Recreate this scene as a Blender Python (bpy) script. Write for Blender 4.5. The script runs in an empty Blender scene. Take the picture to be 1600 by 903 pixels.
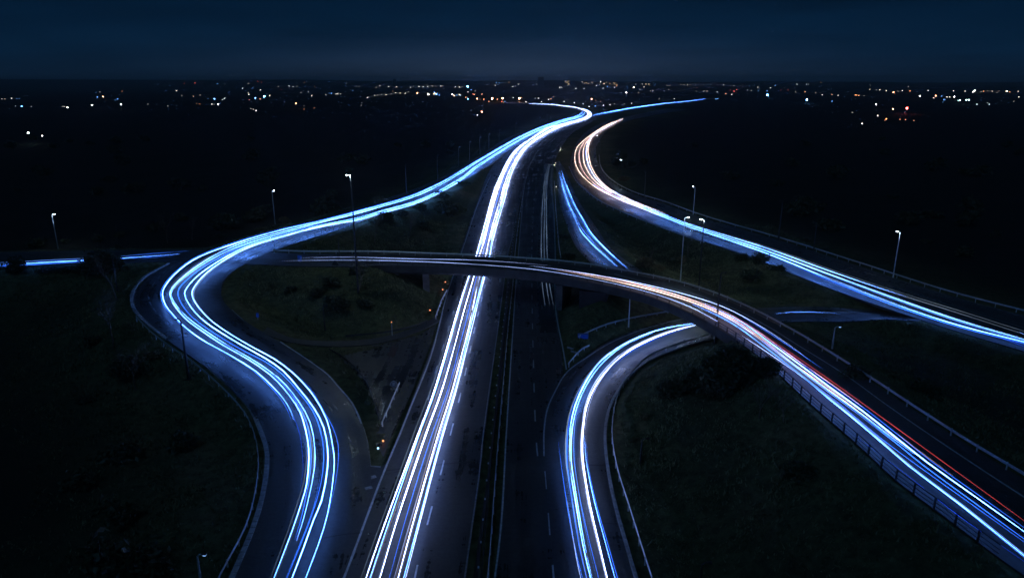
import bpy, bmesh, math, random
import numpy as np
from mathutils import Vector, noise as mnoise
rnd = random.Random(7)
SC = bpy.context.scene
COL = SC.collection

# ------------------------------------------------------------------ camera
F, HY, CH = 1100.0, 128.0, 42.0          # focal length / horizon row (photo px), flying height (m)
PITCH = math.atan((451.5 - HY) / F)
CP, SP = math.cos(PITCH), math.sin(PITCH)
cam_d = bpy.data.cameras.new('camera'); cam = bpy.data.objects.new('camera', cam_d); COL.objects.link(cam)
cam.location = (0, 0, CH); cam.rotation_euler = (math.pi / 2 - PITCH, 0, 0)
cam_d.sensor_width = 36.0; cam_d.lens = 36.0 * F / 1600.0
cam_d.clip_start = 0.5; cam_d.clip_end = 60000.0
SC.camera = cam

# ------------------------------------------------------------------ world: overcast night sky with town glow
W = bpy.data.worlds.new('World'); SC.world = W; W.use_nodes = True
wn, wl = W.node_tree.nodes, W.node_tree.links
wn.clear()
w_out = wn.new('ShaderNodeOutputWorld'); w_bg = wn.new('ShaderNodeBackground')
tc = wn.new('ShaderNodeTexCoord'); sep = wn.new('ShaderNodeSeparateXYZ')
wl.new(tc.outputs['Generated'], sep.inputs[0])
ramp = wn.new('ShaderNodeValToRGB')
cr = ramp.color_ramp
cr.elements[0].position = 0.0; cr.elements[0].color = (0.0030, 0.0125, 0.0320, 1)
cr.elements[1].position = 1.0; cr.elements[1].color = (0.0004, 0.0018, 0.006, 1)
for ps, c in ((0.035, (0.0020, 0.0142, 0.0385, 1)), (0.075, (0.0013, 0.0118, 0.0335, 1)), (0.13, (0.0007, 0.0082, 0.0245, 1)), (0.3, (0.0004, 0.003, 0.010, 1))):
    e = cr.elements.new(ps); e.color = c
wl.new(sep.outputs['Z'], ramp.inputs[0])
# glow of the town low over the middle of the horizon
g_x = wn.new('ShaderNodeMath'); g_x.operation = 'MULTIPLY'; wl.new(sep.outputs['X'], g_x.inputs[0]); wl.new(sep.outputs['X'], g_x.inputs[1])
g_z = wn.new('ShaderNodeMath'); g_z.operation = 'SUBTRACT'; wl.new(sep.outputs['Z'], g_z.inputs[0]); g_z.inputs[1].default_value = 0.010
g_z2 = wn.new('ShaderNodeMath'); g_z2.operation = 'MULTIPLY'; wl.new(g_z.outputs[0], g_z2.inputs[0]); wl.new(g_z.outputs[0], g_z2.inputs[1])
g_a = wn.new('ShaderNodeMath'); g_a.operation = 'MULTIPLY'; wl.new(g_x.outputs[0], g_a.inputs[0]); g_a.inputs[1].default_value = -11.0
g_b = wn.new('ShaderNodeMath'); g_b.operation = 'MULTIPLY_ADD'; wl.new(g_z2.outputs[0], g_b.inputs[0]); g_b.inputs[1].default_value = -900.0; wl.new(g_a.outputs[0], g_b.inputs[2])
g_e = wn.new('ShaderNodeMath'); g_e.operation = 'EXPONENT'; wl.new(g_b.outputs[0], g_e.inputs[0])
g_y = wn.new('ShaderNodeMath'); g_y.operation = 'GREATER_THAN'; wl.new(sep.outputs['Y'], g_y.inputs[0]); g_y.inputs[1].default_value = 0.0
g_m = wn.new('ShaderNodeMath'); g_m.operation = 'MULTIPLY'; wl.new(g_e.outputs[0], g_m.inputs[0]); wl.new(g_y.outputs[0], g_m.inputs[1])
# soft cloud layers
mp = wn.new('ShaderNodeMapping'); mp.inputs['Scale'].default_value = (3.0, 3.0, 26.0); wl.new(tc.outputs['Generated'], mp.inputs[0])
cn = wn.new('ShaderNodeTexNoise'); cn.inputs['Scale'].default_value = 1.6; cn.inputs['Detail'].default_value = 5; cn.inputs['Roughness'].default_value = 0.5
wl.new(mp.outputs[0], cn.inputs['Vector'])
cmap = wn.new('ShaderNodeMapRange'); wl.new(cn.outputs[0], cmap.inputs[0])
cmap.inputs[1].default_value = 0.25; cmap.inputs[2].default_value = 0.75; cmap.inputs[3].default_value = 0.78; cmap.inputs[4].default_value = 1.20
gl = wn.new('ShaderNodeMixRGB'); gl.blend_type = 'ADD'; wl.new(g_m.outputs[0], gl.inputs[0]); wl.new(ramp.outputs[0], gl.inputs[1])
gl.inputs[2].default_value = (0.0170, 0.0245, 0.0415, 1)
mul = wn.new('ShaderNodeMixRGB'); mul.blend_type = 'MULTIPLY'; mul.inputs[0].default_value = 1.0
wl.new(gl.outputs[0], mul.inputs[1]); wl.new(cmap.outputs[0], mul.inputs[2])
wl.new(mul.outputs[0], w_bg.inputs['Color']); w_bg.inputs['Strength'].default_value = 1.0
wl.new(w_bg.outputs[0], w_out.inputs['Surface'])

# faint moonlight through the cloud
sd = bpy.data.lights.new('moonlight', 'SUN'); sd.energy = 0.17; sd.angle = math.radians(15); sd.color = (0.17, 0.50, 1.0)
so = bpy.data.objects.new('moonlight', sd); COL.objects.link(so); so.rotation_euler = (math.radians(35), 0, math.radians(-30))

vs = SC.view_settings
vs.view_transform = 'Standard'; vs.look = 'None'; vs.exposure = 0.0; vs.gamma = 1.0; vs.use_curve_mapping = False
SC.cycles.use_denoising = True
SC.cycles.filter_width = 1.6
SC.cycles.max_bounces = 4; SC.cycles.diffuse_bounces = 2; SC.cycles.glossy_bounces = 2
SC.cycles.use_light_tree = True
SC.cycles.sample_clamp_indirect = 3.0

# ------------------------------------------------------------------ helpers
def un(x, y, z=0.0):
    """where the sight line through a photo point meets the level z (metres)"""
    u = (x - 800.0) / F; v = (y - 451.5) / F
    t = (z - CH) / (-SP - v * CP)
    return np.array([u * t, (CP - v * SP) * t, z])
def proj(P):
    x, y, z = P[0], P[1], P[2] - CH
    d = y * CP - z * SP; up = y * SP + z * CP
    return 800 + F * x / d, 451.5 - F * up / d
def tag(o, label=None, cat=None, group=None, kind=None):
    if label: o['label'] = label
    if cat: o['category'] = cat
    if group: o['group'] = group
    if kind: o['kind'] = kind
    return o
def empty(name, loc=(0, 0, 0), label=None, cat=None, group=None, kind=None):
    o = bpy.data.objects.new(name, None); o.location = loc; COL.objects.link(o); o.empty_display_size = 0.2
    return tag(o, label, cat, group, kind)
def link(name, me, parent=None, loc=None):
    o = bpy.data.objects.new(name, me); COL.objects.link(o)
    if parent is not None: o.parent = parent
    if loc is not None: o.location = loc
    return o
def mesh(name, V, Fc, mat, smooth=False, uv=None):
    me = bpy.data.meshes.new(name)
    me.from_pydata([tuple(map(float, v)) for v in V], [], [tuple(map(int, f)) for f in Fc])
    for m in (mat if isinstance(mat, (list, tuple)) else [mat]): me.materials.append(m)
    if smooth: me.polygons.foreach_set('use_smooth', [True] * len(me.polygons))
    if uv is not None:
        l = me.uv_layers.new(name='UVMap')
        idx = np.empty(len(me.loops), dtype=np.int32); me.loops.foreach_get('vertex_index', idx)
        l.data.foreach_set('uv', np.asarray(uv, dtype=np.float32)[idx].ravel())
    me.update(); return me
class MB:
    def __init__(s): s.V = []; s.F = []; s.M = []
    def box(s, c, d, mi=0, rz=0.0):
        n = len(s.V); cz, sz = math.cos(rz), math.sin(rz)
        for dx, dy, dz in ((-1,-1,-1),(1,-1,-1),(1,1,-1),(-1,1,-1),(-1,-1,1),(1,-1,1),(1,1,1),(-1,1,1)):
            x, y = dx * d[0] / 2, dy * d[1] / 2
            s.V.append((c[0] + x * cz - y * sz, c[1] + x * sz + y * cz, c[2] + dz * d[2] / 2))
        for f in ((0,3,2,1),(4,5,6,7),(0,1,5,4),(1,2,6,5),(2,3,7,6),(3,0,4,7)): s.F.append(tuple(n + i for i in f)); s.M.append(mi)
    def tube(s, a, b, r0, r1, k=6, mi=0, cap=True):
        a, b = Vector(a), Vector(b); d = (b - a)
        if d.length < 1e-6: return
        d.normalize(); u = d.orthogonal().normalized(); w = d.cross(u); n = len(s.V)
        for p, r in ((a, r0), (b, r1)):
            for i in range(k):
                t = 2 * math.pi * i / k; s.V.append(tuple(p + u * (r * math.cos(t)) + w * (r * math.sin(t))))
        for i in range(k):
            j = (i + 1) % k; s.F.append((n + i, n + j, n + k + j, n + k + i)); s.M.append(mi)
        if cap:
            s.F.append(tuple(n + i for i in reversed(range(k)))); s.M.append(mi)
            s.F.append(tuple(n + k + i for i in range(k))); s.M.append(mi)
    def poly(s, pts, mi=0):
        n = len(s.V); s.V += [tuple(p) for p in pts]; s.F.append(tuple(range(n, n + len(pts)))); s.M.append(mi)
    def mesh(s, name, mat, smooth=False):
        me = mesh(name, s.V, s.F, mat, smooth)
        if isinstance(mat, (list, tuple)): me.polygons.foreach_set('material_index', s.M)
        return me
    def obj(s, name, mat, parent=None, loc=None, smooth=False):
        return link(name, s.mesh(name, mat, smooth), parent, loc)

# ------------------------------------------------------------------ materials
def new_mat(name):
    m = bpy.data.materials.new(name); m.use_nodes = True
    n = m.node_tree.nodes; return m, n, m.node_tree.links, n['Principled BSDF']
def simple(name, col, rough=0.6, metal=0.0, var=0.25, scale=6.0, bump=0.0):
    m, n, l, b = new_mat(name)
    t = n.new('ShaderNodeTexNoise'); t.inputs['Scale'].default_value = scale; t.inputs['Detail'].default_value = 4
    g = n.new('ShaderNodeNewGeometry'); l.new(g.outputs['Position'], t.inputs['Vector'])
    r = n.new('ShaderNodeValToRGB'); l.new(t.outputs[0], r.inputs[0])
    r.color_ramp.elements[0].position = 0.3; r.color_ramp.elements[1].position = 0.7
    r.color_ramp.elements[0].color = tuple(c * (1 - var) for c in col) + (1,)
    r.color_ramp.elements[1].color = tuple(min(1, c * (1 + var)) for c in col) + (1,)
    l.new(r.outputs[0], b.inputs['Base Color']); b.inputs['Roughness'].default_value = rough; b.inputs['Metallic'].default_value = metal
    if bump:
        bp = n.new('ShaderNodeBump'); bp.inputs['Strength'].default_value = bump; l.new(t.outputs[0], bp.inputs['Height']); l.new(bp.outputs[0], b.inputs['Normal'])
    return m
def asphalt(name, col=0.05, wet=0.5):
    """wet tarmac: aggregate grain, wheel tracks along the lane, ragged puddled patches that change the gloss"""
    m, n, l, b = new_mat(name)
    uv = n.new('ShaderNodeUVMap'); geo = n.new('ShaderNodeNewGeometry')
    big = n.new('ShaderNodeTexNoise'); big.inputs['Scale'].default_value = 0.11; big.inputs['Detail'].default_value = 6; big.inputs['Roughness'].default_value = 0.62
    l.new(geo.outputs['Position'], big.inputs['Vector'])
    mpp = n.new('ShaderNodeMapping'); mpp.inputs['Scale'].default_value = (0.9, 0.03, 1); l.new(uv.outputs[0], mpp.inputs[0])
    trk = n.new('ShaderNodeTexNoise'); trk.inputs['Scale'].default_value = 1.0; trk.inputs['Detail'].default_value = 4; trk.inputs['Roughness'].default_value = 0.6
    l.new(mpp.outputs[0], trk.inputs['Vector'])
    mpx = n.new('ShaderNodeMapping'); mpx.inputs['Scale'].default_value = (0.12, 0.9, 1); l.new(uv.outputs[0], mpx.inputs[0])
    crs = n.new('ShaderNodeTexNoise'); crs.inputs['Scale'].default_value = 1.0; crs.inputs['Detail'].default_value = 5; crs.inputs['Roughness'].default_value = 0.65
    l.new(mpx.outputs[0], crs.inputs['Vector'])
    fine = n.new('ShaderNodeTexNoise'); fine.inputs['Scale'].default_value = 2.2; fine.inputs['Detail'].default_value = 8; fine.inputs['Roughness'].default_value = 0.75
    l.new(geo.outputs['Position'], fine.inputs['Vector'])
    a1 = n.new('ShaderNodeMath'); a1.operation = 'ADD'; l.new(big.outputs[0], a1.inputs[0]); l.new(trk.outputs[0], a1.inputs[1])
    a2 = n.new('ShaderNodeMath'); a2.operation = 'MULTIPLY_ADD'; l.new(crs.outputs[0], a2.inputs[0]); a2.inputs[1].default_value = .45; l.new(a1.outputs[0], a2.inputs[2])
    rr = n.new('ShaderNodeMapRange'); l.new(a2.outputs[0], rr.inputs[0])
    rr.inputs[1].default_value = 1.06; rr.inputs[2].default_value = 1.40
    rr.inputs[3].default_value = 0.18 + 0.35 * (1 - wet); rr.inputs[4].default_value = 0.55 + 0.2 * (1 - wet)
    l.new(rr.outputs[0], b.inputs['Roughness'])
    a3 = n.new('ShaderNodeMath'); a3.operation = 'MULTIPLY_ADD'; l.new(fine.outputs[0], a3.inputs[0]); a3.inputs[1].default_value = 1.4; l.new(a2.outputs[0], a3.inputs[2])
    cr_ = n.new('ShaderNodeMapRange'); l.new(a3.outputs[0], cr_.inputs[0]); cr_.inputs[1].default_value = 1.62; cr_.inputs[2].default_value = 2.26
    cr_.inputs[3].default_value = 0.5; cr_.inputs[4].default_value = 1.4
    mx = n.new('ShaderNodeMixRGB'); mx.blend_type = 'MULTIPLY'; mx.inputs[0].default_value = 1; mx.inputs[1].default_value = (col, col * 1.02, col * 1.06, 1)
    l.new(cr_.outputs[0], mx.inputs[2]); l.new(mx.outputs[0], b.inputs['Base Color'])
    grain = n.new('ShaderNodeTexNoise'); grain.inputs['Scale'].default_value = 9.0; grain.inputs['Detail'].default_value = 6
    l.new(geo.outputs['Position'], grain.inputs['Vector'])
    hb = n.new('ShaderNodeMath'); hb.operation = 'MULTIPLY_ADD'; l.new(crs.outputs[0], hb.inputs[0]); hb.inputs[1].default_value = 1.5; l.new(grain.outputs[0], hb.inputs[2])
    bp = n.new('ShaderNodeBump'); bp.inputs['Strength'].default_value = 0.7; bp.inputs['Distance'].default_value = 0.035
    l.new(hb.outputs[0], bp.inputs['Height']); l.new(bp.outputs[0], b.inputs['Normal'])
    b.inputs['Specular IOR Level'].default_value = 0.55
    return m
def emit(name, col, s):
    m = bpy.data.materials.new(name); m.use_nodes = True; n = m.node_tree.nodes; n.clear()
    e = n.new('ShaderNodeEmission'); e.inputs[0].default_value = (*col, 1); e.inputs[1].default_value = s
    o = n.new('ShaderNodeOutputMaterial'); m.node_tree.links.new(e.outputs[0], o.inputs[0]); return m
def ground_mat():
    m, n, l, b = new_mat('rough_grassland')
    geo = n.new('ShaderNodeNewGeometry')
    t1 = n.new('ShaderNodeTexNoise'); t1.inputs['Scale'].default_value = 0.035; t1.inputs['Detail'].default_value = 8; t1.inputs['Roughness'].default_value = 0.65
    t2 = n.new('ShaderNodeTexNoise'); t2.inputs['Scale'].default_value = 0.9; t2.inputs['Detail'].default_value = 8; t2.inputs['Roughness'].default_value = 0.7
    for t in (t1, t2): l.new(geo.outputs['Position'], t.inputs['Vector'])
    r1 = n.new('ShaderNodeValToRGB'); l.new(t1.outputs[0], r1.inputs[0])
    e = r1.color_ramp.elements; e[0].position = 0.32; e[0].color = (0.048, 0.056, 0.030, 1); e[1].position = 0.68; e[1].color = (0.20, 0.155, 0.085, 1)
    k = r1.color_ramp.elements.new(0.5); k.color = (0.092, 0.102, 0.046, 1)
    mr = n.new('ShaderNodeMapRange'); l.new(t2.outputs[0], mr.inputs[0]); mr.inputs[1].default_value = 0.3; mr.inputs[2].default_value = 0.7; mr.inputs[3].default_value = 0.35; mr.inputs[4].default_value = 1.6
    mx = n.new('ShaderNodeMixRGB'); mx.blend_type = 'MULTIPLY'; mx.inputs[0].default_value = 1; l.new(r1.outputs[0], mx.inputs[1]); l.new(mr.outputs[0], mx.inputs[2])
    at = n.new('ShaderNodeAttribute'); at.attribute_name = 'verge'
    # grass colour darkens away from the roads, painting the light falloff into it
    fld = n.new('ShaderNodeMixRGB'); fld.blend_type = 'MIX'; l.new(at.outputs['Fac'], fld.inputs[0]); fld.inputs[1].default_value = (.020, .021, .017, 1); l.new(mx.outputs[0], fld.inputs[2])
    l.new(fld.outputs[0], b.inputs['Base Color']); b.inputs['Roughness'].default_value = 0.9; b.inputs['Specular IOR Level'].default_value = 0.15
    bp = n.new('ShaderNodeBump'); bp.inputs['Strength'].default_value = 0.9; bp.inputs['Distance'].default_value = 0.35; l.new(t2.outputs[0], bp.inputs['Height']); l.new(bp.outputs[0], b.inputs['Normal'])
    return m
M_ROAD = asphalt('wet_asphalt', 0.050, 0.85)
M_ROAD2 = asphalt('damp_asphalt', 0.055, 0.35)
M_GORE = asphalt('puddled_asphalt', 0.045, 1.25)
def film(name):
    m, n, l, b = new_mat(name); geo = n.new('ShaderNodeNewGeometry'); uv = n.new('ShaderNodeUVMap')
    mpp = n.new('ShaderNodeMapping'); mpp.inputs['Scale'].default_value = (1.6, 0.05, 1); l.new(uv.outputs[0], mpp.inputs[0])
    a = n.new('ShaderNodeTexNoise'); a.inputs['Scale'].default_value = 1.0; a.inputs['Detail'].default_value = 5; l.new(mpp.outputs[0], a.inputs['Vector'])
    c = n.new('ShaderNodeTexNoise'); c.inputs['Scale'].default_value = 1.5; c.inputs['Detail'].default_value = 6; l.new(geo.outputs['Position'], c.inputs['Vector'])
    mr = n.new('ShaderNodeMapRange'); l.new(a.outputs[0], mr.inputs[0]); mr.inputs[1].default_value = .35; mr.inputs[2].default_value = .65; mr.inputs[3].default_value = .07; mr.inputs[4].default_value = .30
    l.new(mr.outputs[0], b.inputs['Roughness']); b.inputs['Base Color'].default_value = (.042, .043, .046, 1); b.inputs['IOR'].default_value = 1.5
    bp = n.new('ShaderNodeBump'); bp.inputs['Strength'].default_value = .2; bp.inputs['Distance'].default_value = .012; l.new(c.outputs[0], bp.inputs['Height']); l.new(bp.outputs[0], b.inputs['Normal'])
    return m
M_FILM = film('standing_water_on_tarmac')
M_GROUND = ground_mat()
M_LINE = simple('worn_white_road_paint', (0.55, 0.57, 0.58), 0.5, var=0.35, scale=3.0)
M_LINE_DIM = simple('dirty_white_road_paint', (0.30, 0.31, 0.32), 0.55, var=0.4, scale=3.0)
M_KERB = simple('concrete_kerb', (0.30, 0.30, 0.30), 0.7, var=0.3, scale=2.0)
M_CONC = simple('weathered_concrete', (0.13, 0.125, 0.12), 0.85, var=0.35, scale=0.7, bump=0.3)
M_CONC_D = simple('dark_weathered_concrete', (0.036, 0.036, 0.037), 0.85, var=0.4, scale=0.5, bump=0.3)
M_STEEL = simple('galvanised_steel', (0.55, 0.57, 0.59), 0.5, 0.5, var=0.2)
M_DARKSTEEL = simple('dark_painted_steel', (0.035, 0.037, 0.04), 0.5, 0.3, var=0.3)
M_SEAM = simple('tar_joint', (0.012, 0.012, 0.013), 0.35, var=0.3)
M_BARK = simple('bare_bark', (0.14, 0.11, 0.08), 0.9, var=0.3, scale=5)
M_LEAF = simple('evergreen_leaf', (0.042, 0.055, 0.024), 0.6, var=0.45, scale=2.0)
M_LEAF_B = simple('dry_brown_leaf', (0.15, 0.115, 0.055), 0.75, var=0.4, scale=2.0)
M_GRASS = simple('rough_grass_blades', (0.150, 0.145, 0.068), 0.75, var=0.55, scale=0.5)
M_BLUE = simple('blue_sign_face', (0.02, 0.12, 0.55), 0.35, var=0.1)
M_WHITE = simple('white_paint', (0.75, 0.76, 0.77), 0.4, var=0.08)
M_REDP = simple('red_sign_border', (0.5, 0.03, 0.03), 0.4, var=0.1)
M_BLACK = simple('black_plastic', (0.015, 0.015, 0.016), 0.5, var=0.2)
M_REFL = simple('white_reflector', (0.85, 0.87, 0.9), 0.15, 0.3, var=0.05)
M_LAMP = emit('lit_lamp_lens', (0.75, 0.9, 1.0), 45)
M_LAMP_LOW = emit('dim_lamp_lens', (0.25, 0.5, 1.0), 1.6)
M_ORANGE = emit('orange_marker_lens', (1.0, 0.30, 0.12), 2.5)
M_BUILD = simple('dark_masonry', (0.10, 0.10, 0.11), 0.9, var=0.3, scale=0.05)

# ------------------------------------------------------------------ splines and roads
def crspline(P, step_fn):
    """centripetal Catmull-Rom through the rows of P (first 3 columns are a position), sampled at about step_fn metres"""
    P = np.asarray(P, float); n = len(P)
    if n < 2: return P
    P = np.vstack([2 * P[0] - P[1], P, 2 * P[-1] - P[-2]]); out = []
    def tj(ti, a, b): return ti + max(1e-4, np.linalg.norm(a[:3] - b[:3])) ** 0.5
    for i in range(1, n):
        p0, p1, p2, p3 = P[i - 1], P[i], P[i + 1], P[i + 2]
        t0 = 0.0; t1 = tj(t0, p0, p1); t2 = tj(t1, p1, p2); t3 = tj(t2, p2, p3)
        k = max(2, int(np.linalg.norm(p2[:3] - p1[:3]) / step_fn(p1)))
        for t in np.linspace(t1, t2, k, endpoint=False):
            a1 = (t1 - t) / (t1 - t0) * p0 + (t - t0) / (t1 - t0) * p1
            a2 = (t2 - t) / (t2 - t1) * p1 + (t - t1) / (t2 - t1) * p2
            a3 = (t3 - t) / (t3 - t2) * p2 + (t - t2) / (t3 - t2) * p3
            b1 = (t2 - t) / (t2 - t0) * a1 + (t - t0) / (t2 - t0) * a2
            b2 = (t3 - t) / (t3 - t1) * a2 + (t - t1) / (t3 - t1) * a3
            out.append((t2 - t) / (t2 - t1) * b1 + (t - t1) / (t2 - t1) * b2)
    out.append(P[n]); return np.array(out)
def step(p): return 2.0 if p[1] < 260 else (5.0 if p[1] < 500 else 14.0)

ROADS = {}
def road(name, key, rows, mat, lift=0.0, label=None, clamp=True, emb=True, slope=0.42, span=None):
    """rows: (left x, left y, right x, right y, level)"""
    ctl = []
    for lx, ly, rx, ry, z in rows:
        a, b = un(lx, ly, z), un(rx, ry, z); ctl.append(np.concatenate([(a + b) / 2, a, b]))
    S = crspline(np.array(ctl), step)
    C, L, R = S[:, :3].copy(), S[:, 3:6].copy(), S[:, 6:9].copy()
    C = (L + R) / 2
    ROADS[key] = dict(C=C, L=L, R=R, hw=np.linalg.norm(L - R, axis=1) / 2, clamp=clamp, emb=emb, slope=slope, span=span)
    n = len(C); k = 4; V = []; UV = []; Fc = []
    d = np.concatenate([[0], np.cumsum(np.linalg.norm(np.diff(C, axis=0), axis=1))])
    up = np.array([0, 0, lift])
    for i in range(n):
        w = np.linalg.norm(R[i] - L[i])
        V.append(L[i] + up - [0, 0, 0.5]); UV.append((0, d[i]))
        for j in range(k + 1):
            f = j / k; V.append(L[i] * (1 - f) + R[i] * f + up); UV.append((w * f, d[i]))
        V.append(R[i] + up - [0, 0, 0.5]); UV.append((w, d[i]))
    q = k + 3
    for i in range(n - 1):
        for j in range(q - 1):
            a = i * q + j; Fc.append((a, a + 1, a + q + 1, a + q))
    me = mesh(name, V, Fc, mat, uv=UV)
    o = link(name, me); o['kind'] = 'structure'
    if label: o['label'] = label
    ROADS[key]['obj'] = o; ROADS[key]['lift'] = lift
    return o

# motorway, carriageway towards the camera (left)
road('motorway_carriageway', 'ML', [(486,1040,730,1040,0),(537,903,726,903,0),(607,720,752,720,0),(687,505,779,505,0),(722,384,797,384,0),(746,316,813,316,0),(768,262,827,262,0),
     (797,232,840,235,0),(830,212,868,211,0),(868,197,897,197,0),(900,187,921,187,0)], M_ROAD, 0.012, 'wet three lane carriageway under the thick white light streaks')
road('motorway_carriageway', 'MR', [(760,1040,905,1040,0),(773,903,890,903,0),(788,720,864,720,0),(797,600,880,600,0),(802,505,873,505,0),(811,384,869,384,0),(821,283,864,283,0),(833,245,868,249,0),
     (846,228,878,229,0),(870,210,894,208,0),(897,196,916,194,0)], M_ROAD, 0.0, 'dark wet carriageway with dashed lane line and no light streaks')
road('motorway', 'FAR', [(862,203,902,203,0),(895,190,925,190,0),(909,182,930,182,0),(908,176.5,927,177,0),(899,171,917,171,0),(876,166,890,165.5,0),(846,163,858,162,0),(818,161,830,160.5,0),(780,160,790,159.5,0)],
     M_ROAD, -0.03, 'distant motorway bending hard left below the town lights')
road('road', 'BR', [(908,189,932,188,0),(926,183.5,934,179,0),(955,177.5,958,173.5,0),(990,170,992,167,0),(1037,163.8,1039,161.4,0),(1075,159.4,1077,157.4,0),(1115,154.8,1117,153,0)],
     M_ROAD2, -0.02, 'narrow far road running right from the motorway bend')
# slip road climbing to the overpass
road('slip_road', 'SL', [(866,252,874,252,0),(869,264,882,264,0),(874,315,905,315,0),(882,340,921,340,0.8),(890,362,936,362,2.2),(901,384,951,384,4.0),(919,403,971,402,5.8),(946,424,1003,424,7.0)],
     M_ROAD, 0.01, 'slip road with two thin light streaks climbing to the overpass')
# right loop
road('slip_road', 'RL', [(872,1010,1032,1010,0),(868,903,998,903,0),(862,855,984,855,0),(857,792,966,792,0),(853,745,955,745,0),(850,705,948.5,705,0),(849,675,947,675,0),(852,642,953,645,0),(865,610,967,613,0),
     (886,580,986,589,0),(917,555,1014,565,0),(955,531,1050,550,0),(1005,512,1085,538,0),(1052,500,1118,529,0),(1110,489,1155,517,0),(1160,483,1190,507,0),(1245,479,1258,502,0),(1310,481,1316,503,0.2),(1385,487.5,1385,499,0.9),(1440,496,1438,502,2.0)],
     M_ROAD, 0.02, 'loop slip road curling under the overpass beside the motorway')
# right road
road('road', 'RR', [(1040,170,1075,171,0),(985,181,1012,182,0),(950,189,978,190,0),(920,203,950,204,0),(902,222,934,224,0),(893,245,932,246,0),(892,262,938,263,0),(905,286,955,284,0),(938,313,987,302,0.4),
     (985,336,1035,318,1.2),(1056,363,1100,341,2),(1170,401,1226,378,2),(1300,452,1345,417,2),(1425,495,1475,459,2),(1500,519,1580,488,2),(1600,549,1690,516,2),(1720,585,1800,548,2)],
     M_ROAD, 0.03, 'wide road with blue light streaks crossing the right side')
# left road and loop: outer / inner edge
road('road', 'LL', [(899,176,912,184,0),(885,183,900,191,0),(851,195,864,203,0),(794,215,808,227,0.2),(748,245,765,258,1.0),(690,277,702,294,2.5),(635,300,645,319,4.0),(560,324,574,343,5.2),(500,342,517,363,6.2),(430,361,450,384,6.8),
     (375,377,410,400,7.0),(320,393,378,415,6.9),(264,412,357,430,6.6),(224,440,347,446,6.0),(206,470,346,463,5.0),(224,502,358,481,4.2),(275,541,385,503,3.2),(335,583,440,536,2.3),(366,612,481,560,1.6),
     (390,638,516,587,1.0),(407,672,552,634,0.5),(416,702,572,680,0.2),(417,730,579,724,0.05),(412,770,578,768,0),(395,825,563,825,0),(362,903,531,903,0),(290,1040,480,1040,0)],
     M_ROAD, 0.024, 'big S shaped loop road carrying bundled blue white light streaks')
# overpass road: far / near edge
OZ = 7.0
road('overpass_road', 'OV', [(-90,396,-90,419,6.6),(0,394,0,418,6.6),(87,392,87,415,6.6),(175,391,175,412,6.7),(250,390,240,409,6.8),(330,391,310,409,6.9),(410,394,400,413,6.97),(475,396.5,475,416,OZ),(540,396.5,540,416.5,OZ),(600,397,600,416.5,OZ),(680,400,680,417,OZ),
     (740,402,735,419,OZ),(805,406,795,423,OZ),(872,411,853,430,OZ),(930,418,907,440,OZ),(985,428,957,449,OZ),(1045,440,1011,463,OZ),(1107,458,1060,482,OZ),(1170,484,1110,507,OZ),(1245,524,1180,552,OZ),(1350,589,1265,629,OZ),(1450,655,1340,694,OZ),(1525,703,1405,754,OZ),(1600,748,1470,802,OZ),(1700,812,1560,870,OZ),(1840,905,1690,960,OZ)],
     M_ROAD2, 0.0, 'road over the bridge sweeping from left edge to lower right corner', span=((14.6, 200), ))
road('path', 'RB', [(418,511,410,520,2.5),(452,527,448,534,1.5),(515,533,514,541,0.6),(590,528,592,536,0.1),(652,510,655,517,0.0),(681,495,686,502,0.0)], M_ROAD2, 0.03, 'narrow access track skirting the grass island below the overpass')

def lateral(key, P):
    """nearest road sample -> level"""
    C = ROADS[key]['C']; d = (C[:, 0] - P[0]) ** 2 + (C[:, 1] - P[1]) ** 2; return C[np.argmin(d), 2]
def on_road(key, x, y, h):
    z = h
    for _ in range(6):
        P = un(x, y, z); z = lateral(key, P) + h
    return un(x, y, z)

# bridge spans along the overpass: measured as distance along its centre line
OVC = ROADS['OV']['C']; OVD = np.concatenate([[0], np.cumsum(np.linalg.norm(np.diff(OVC, axis=0), axis=1))])
def ov_at(px):
    best = min(range(len(OVC)), key=lambda i: abs(proj(OVC[i])[0] - px) + (0 if proj(OVC[i])[1] < 1200 else 9999)); return best
SPANS = [(ov_at(612), ov_at(893)), (ov_at(1010), ov_at(1168))]
mask = np.ones(len(OVC), bool)
for a, b in SPANS: mask[a:b + 1] = False
ROADS['OV']['embmask'] = mask

# ------------------------------------------------------------------ terrain: one sheet to the horizon
def axis(lo, hi, st, outs):
    a = list(np.arange(lo, hi + st, st)); L_, s_ = [], st
    x = a[0]
    while x > outs[0]: s_ *= 1.28; x -= s_; L_.append(x)
    R_, s_ = [], st; x = a[-1]
    while x < outs[1]: s_ *= 1.2 if s_ < 400 else 1.0; x += s_; R_.append(x)
    return np.array(L_[::-1] + a + R_)
XS = axis(-150, 130, 1.3, (-16000, 16000)); XS[XS > 16000] = 17000
YS = axis(28, 330, 1.3, (-60, 14000))
GX, GY = np.meshgrid(XS, YS)
def far_h(x, y):
    """rising ground under the town, then a low ridge"""
    x, y = np.asarray(x, float), np.asarray(y, float)
    t = np.clip((y - 3300) / 4700, 0, 1); a = x / np.maximum(y, 1)
    top = 52 + 16 * np.clip(-a / 0.6, -0.8, 1) * 1.0 + 5 * np.sin(a * 17 + 1) + 3 * np.sin(a * 41) + 2 * np.sin(a * 90 + 2)
    return top * t * t * (3 - 2 * t) * np.clip(1 - (y - 8600) / 3000, 0.55, 1)
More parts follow.
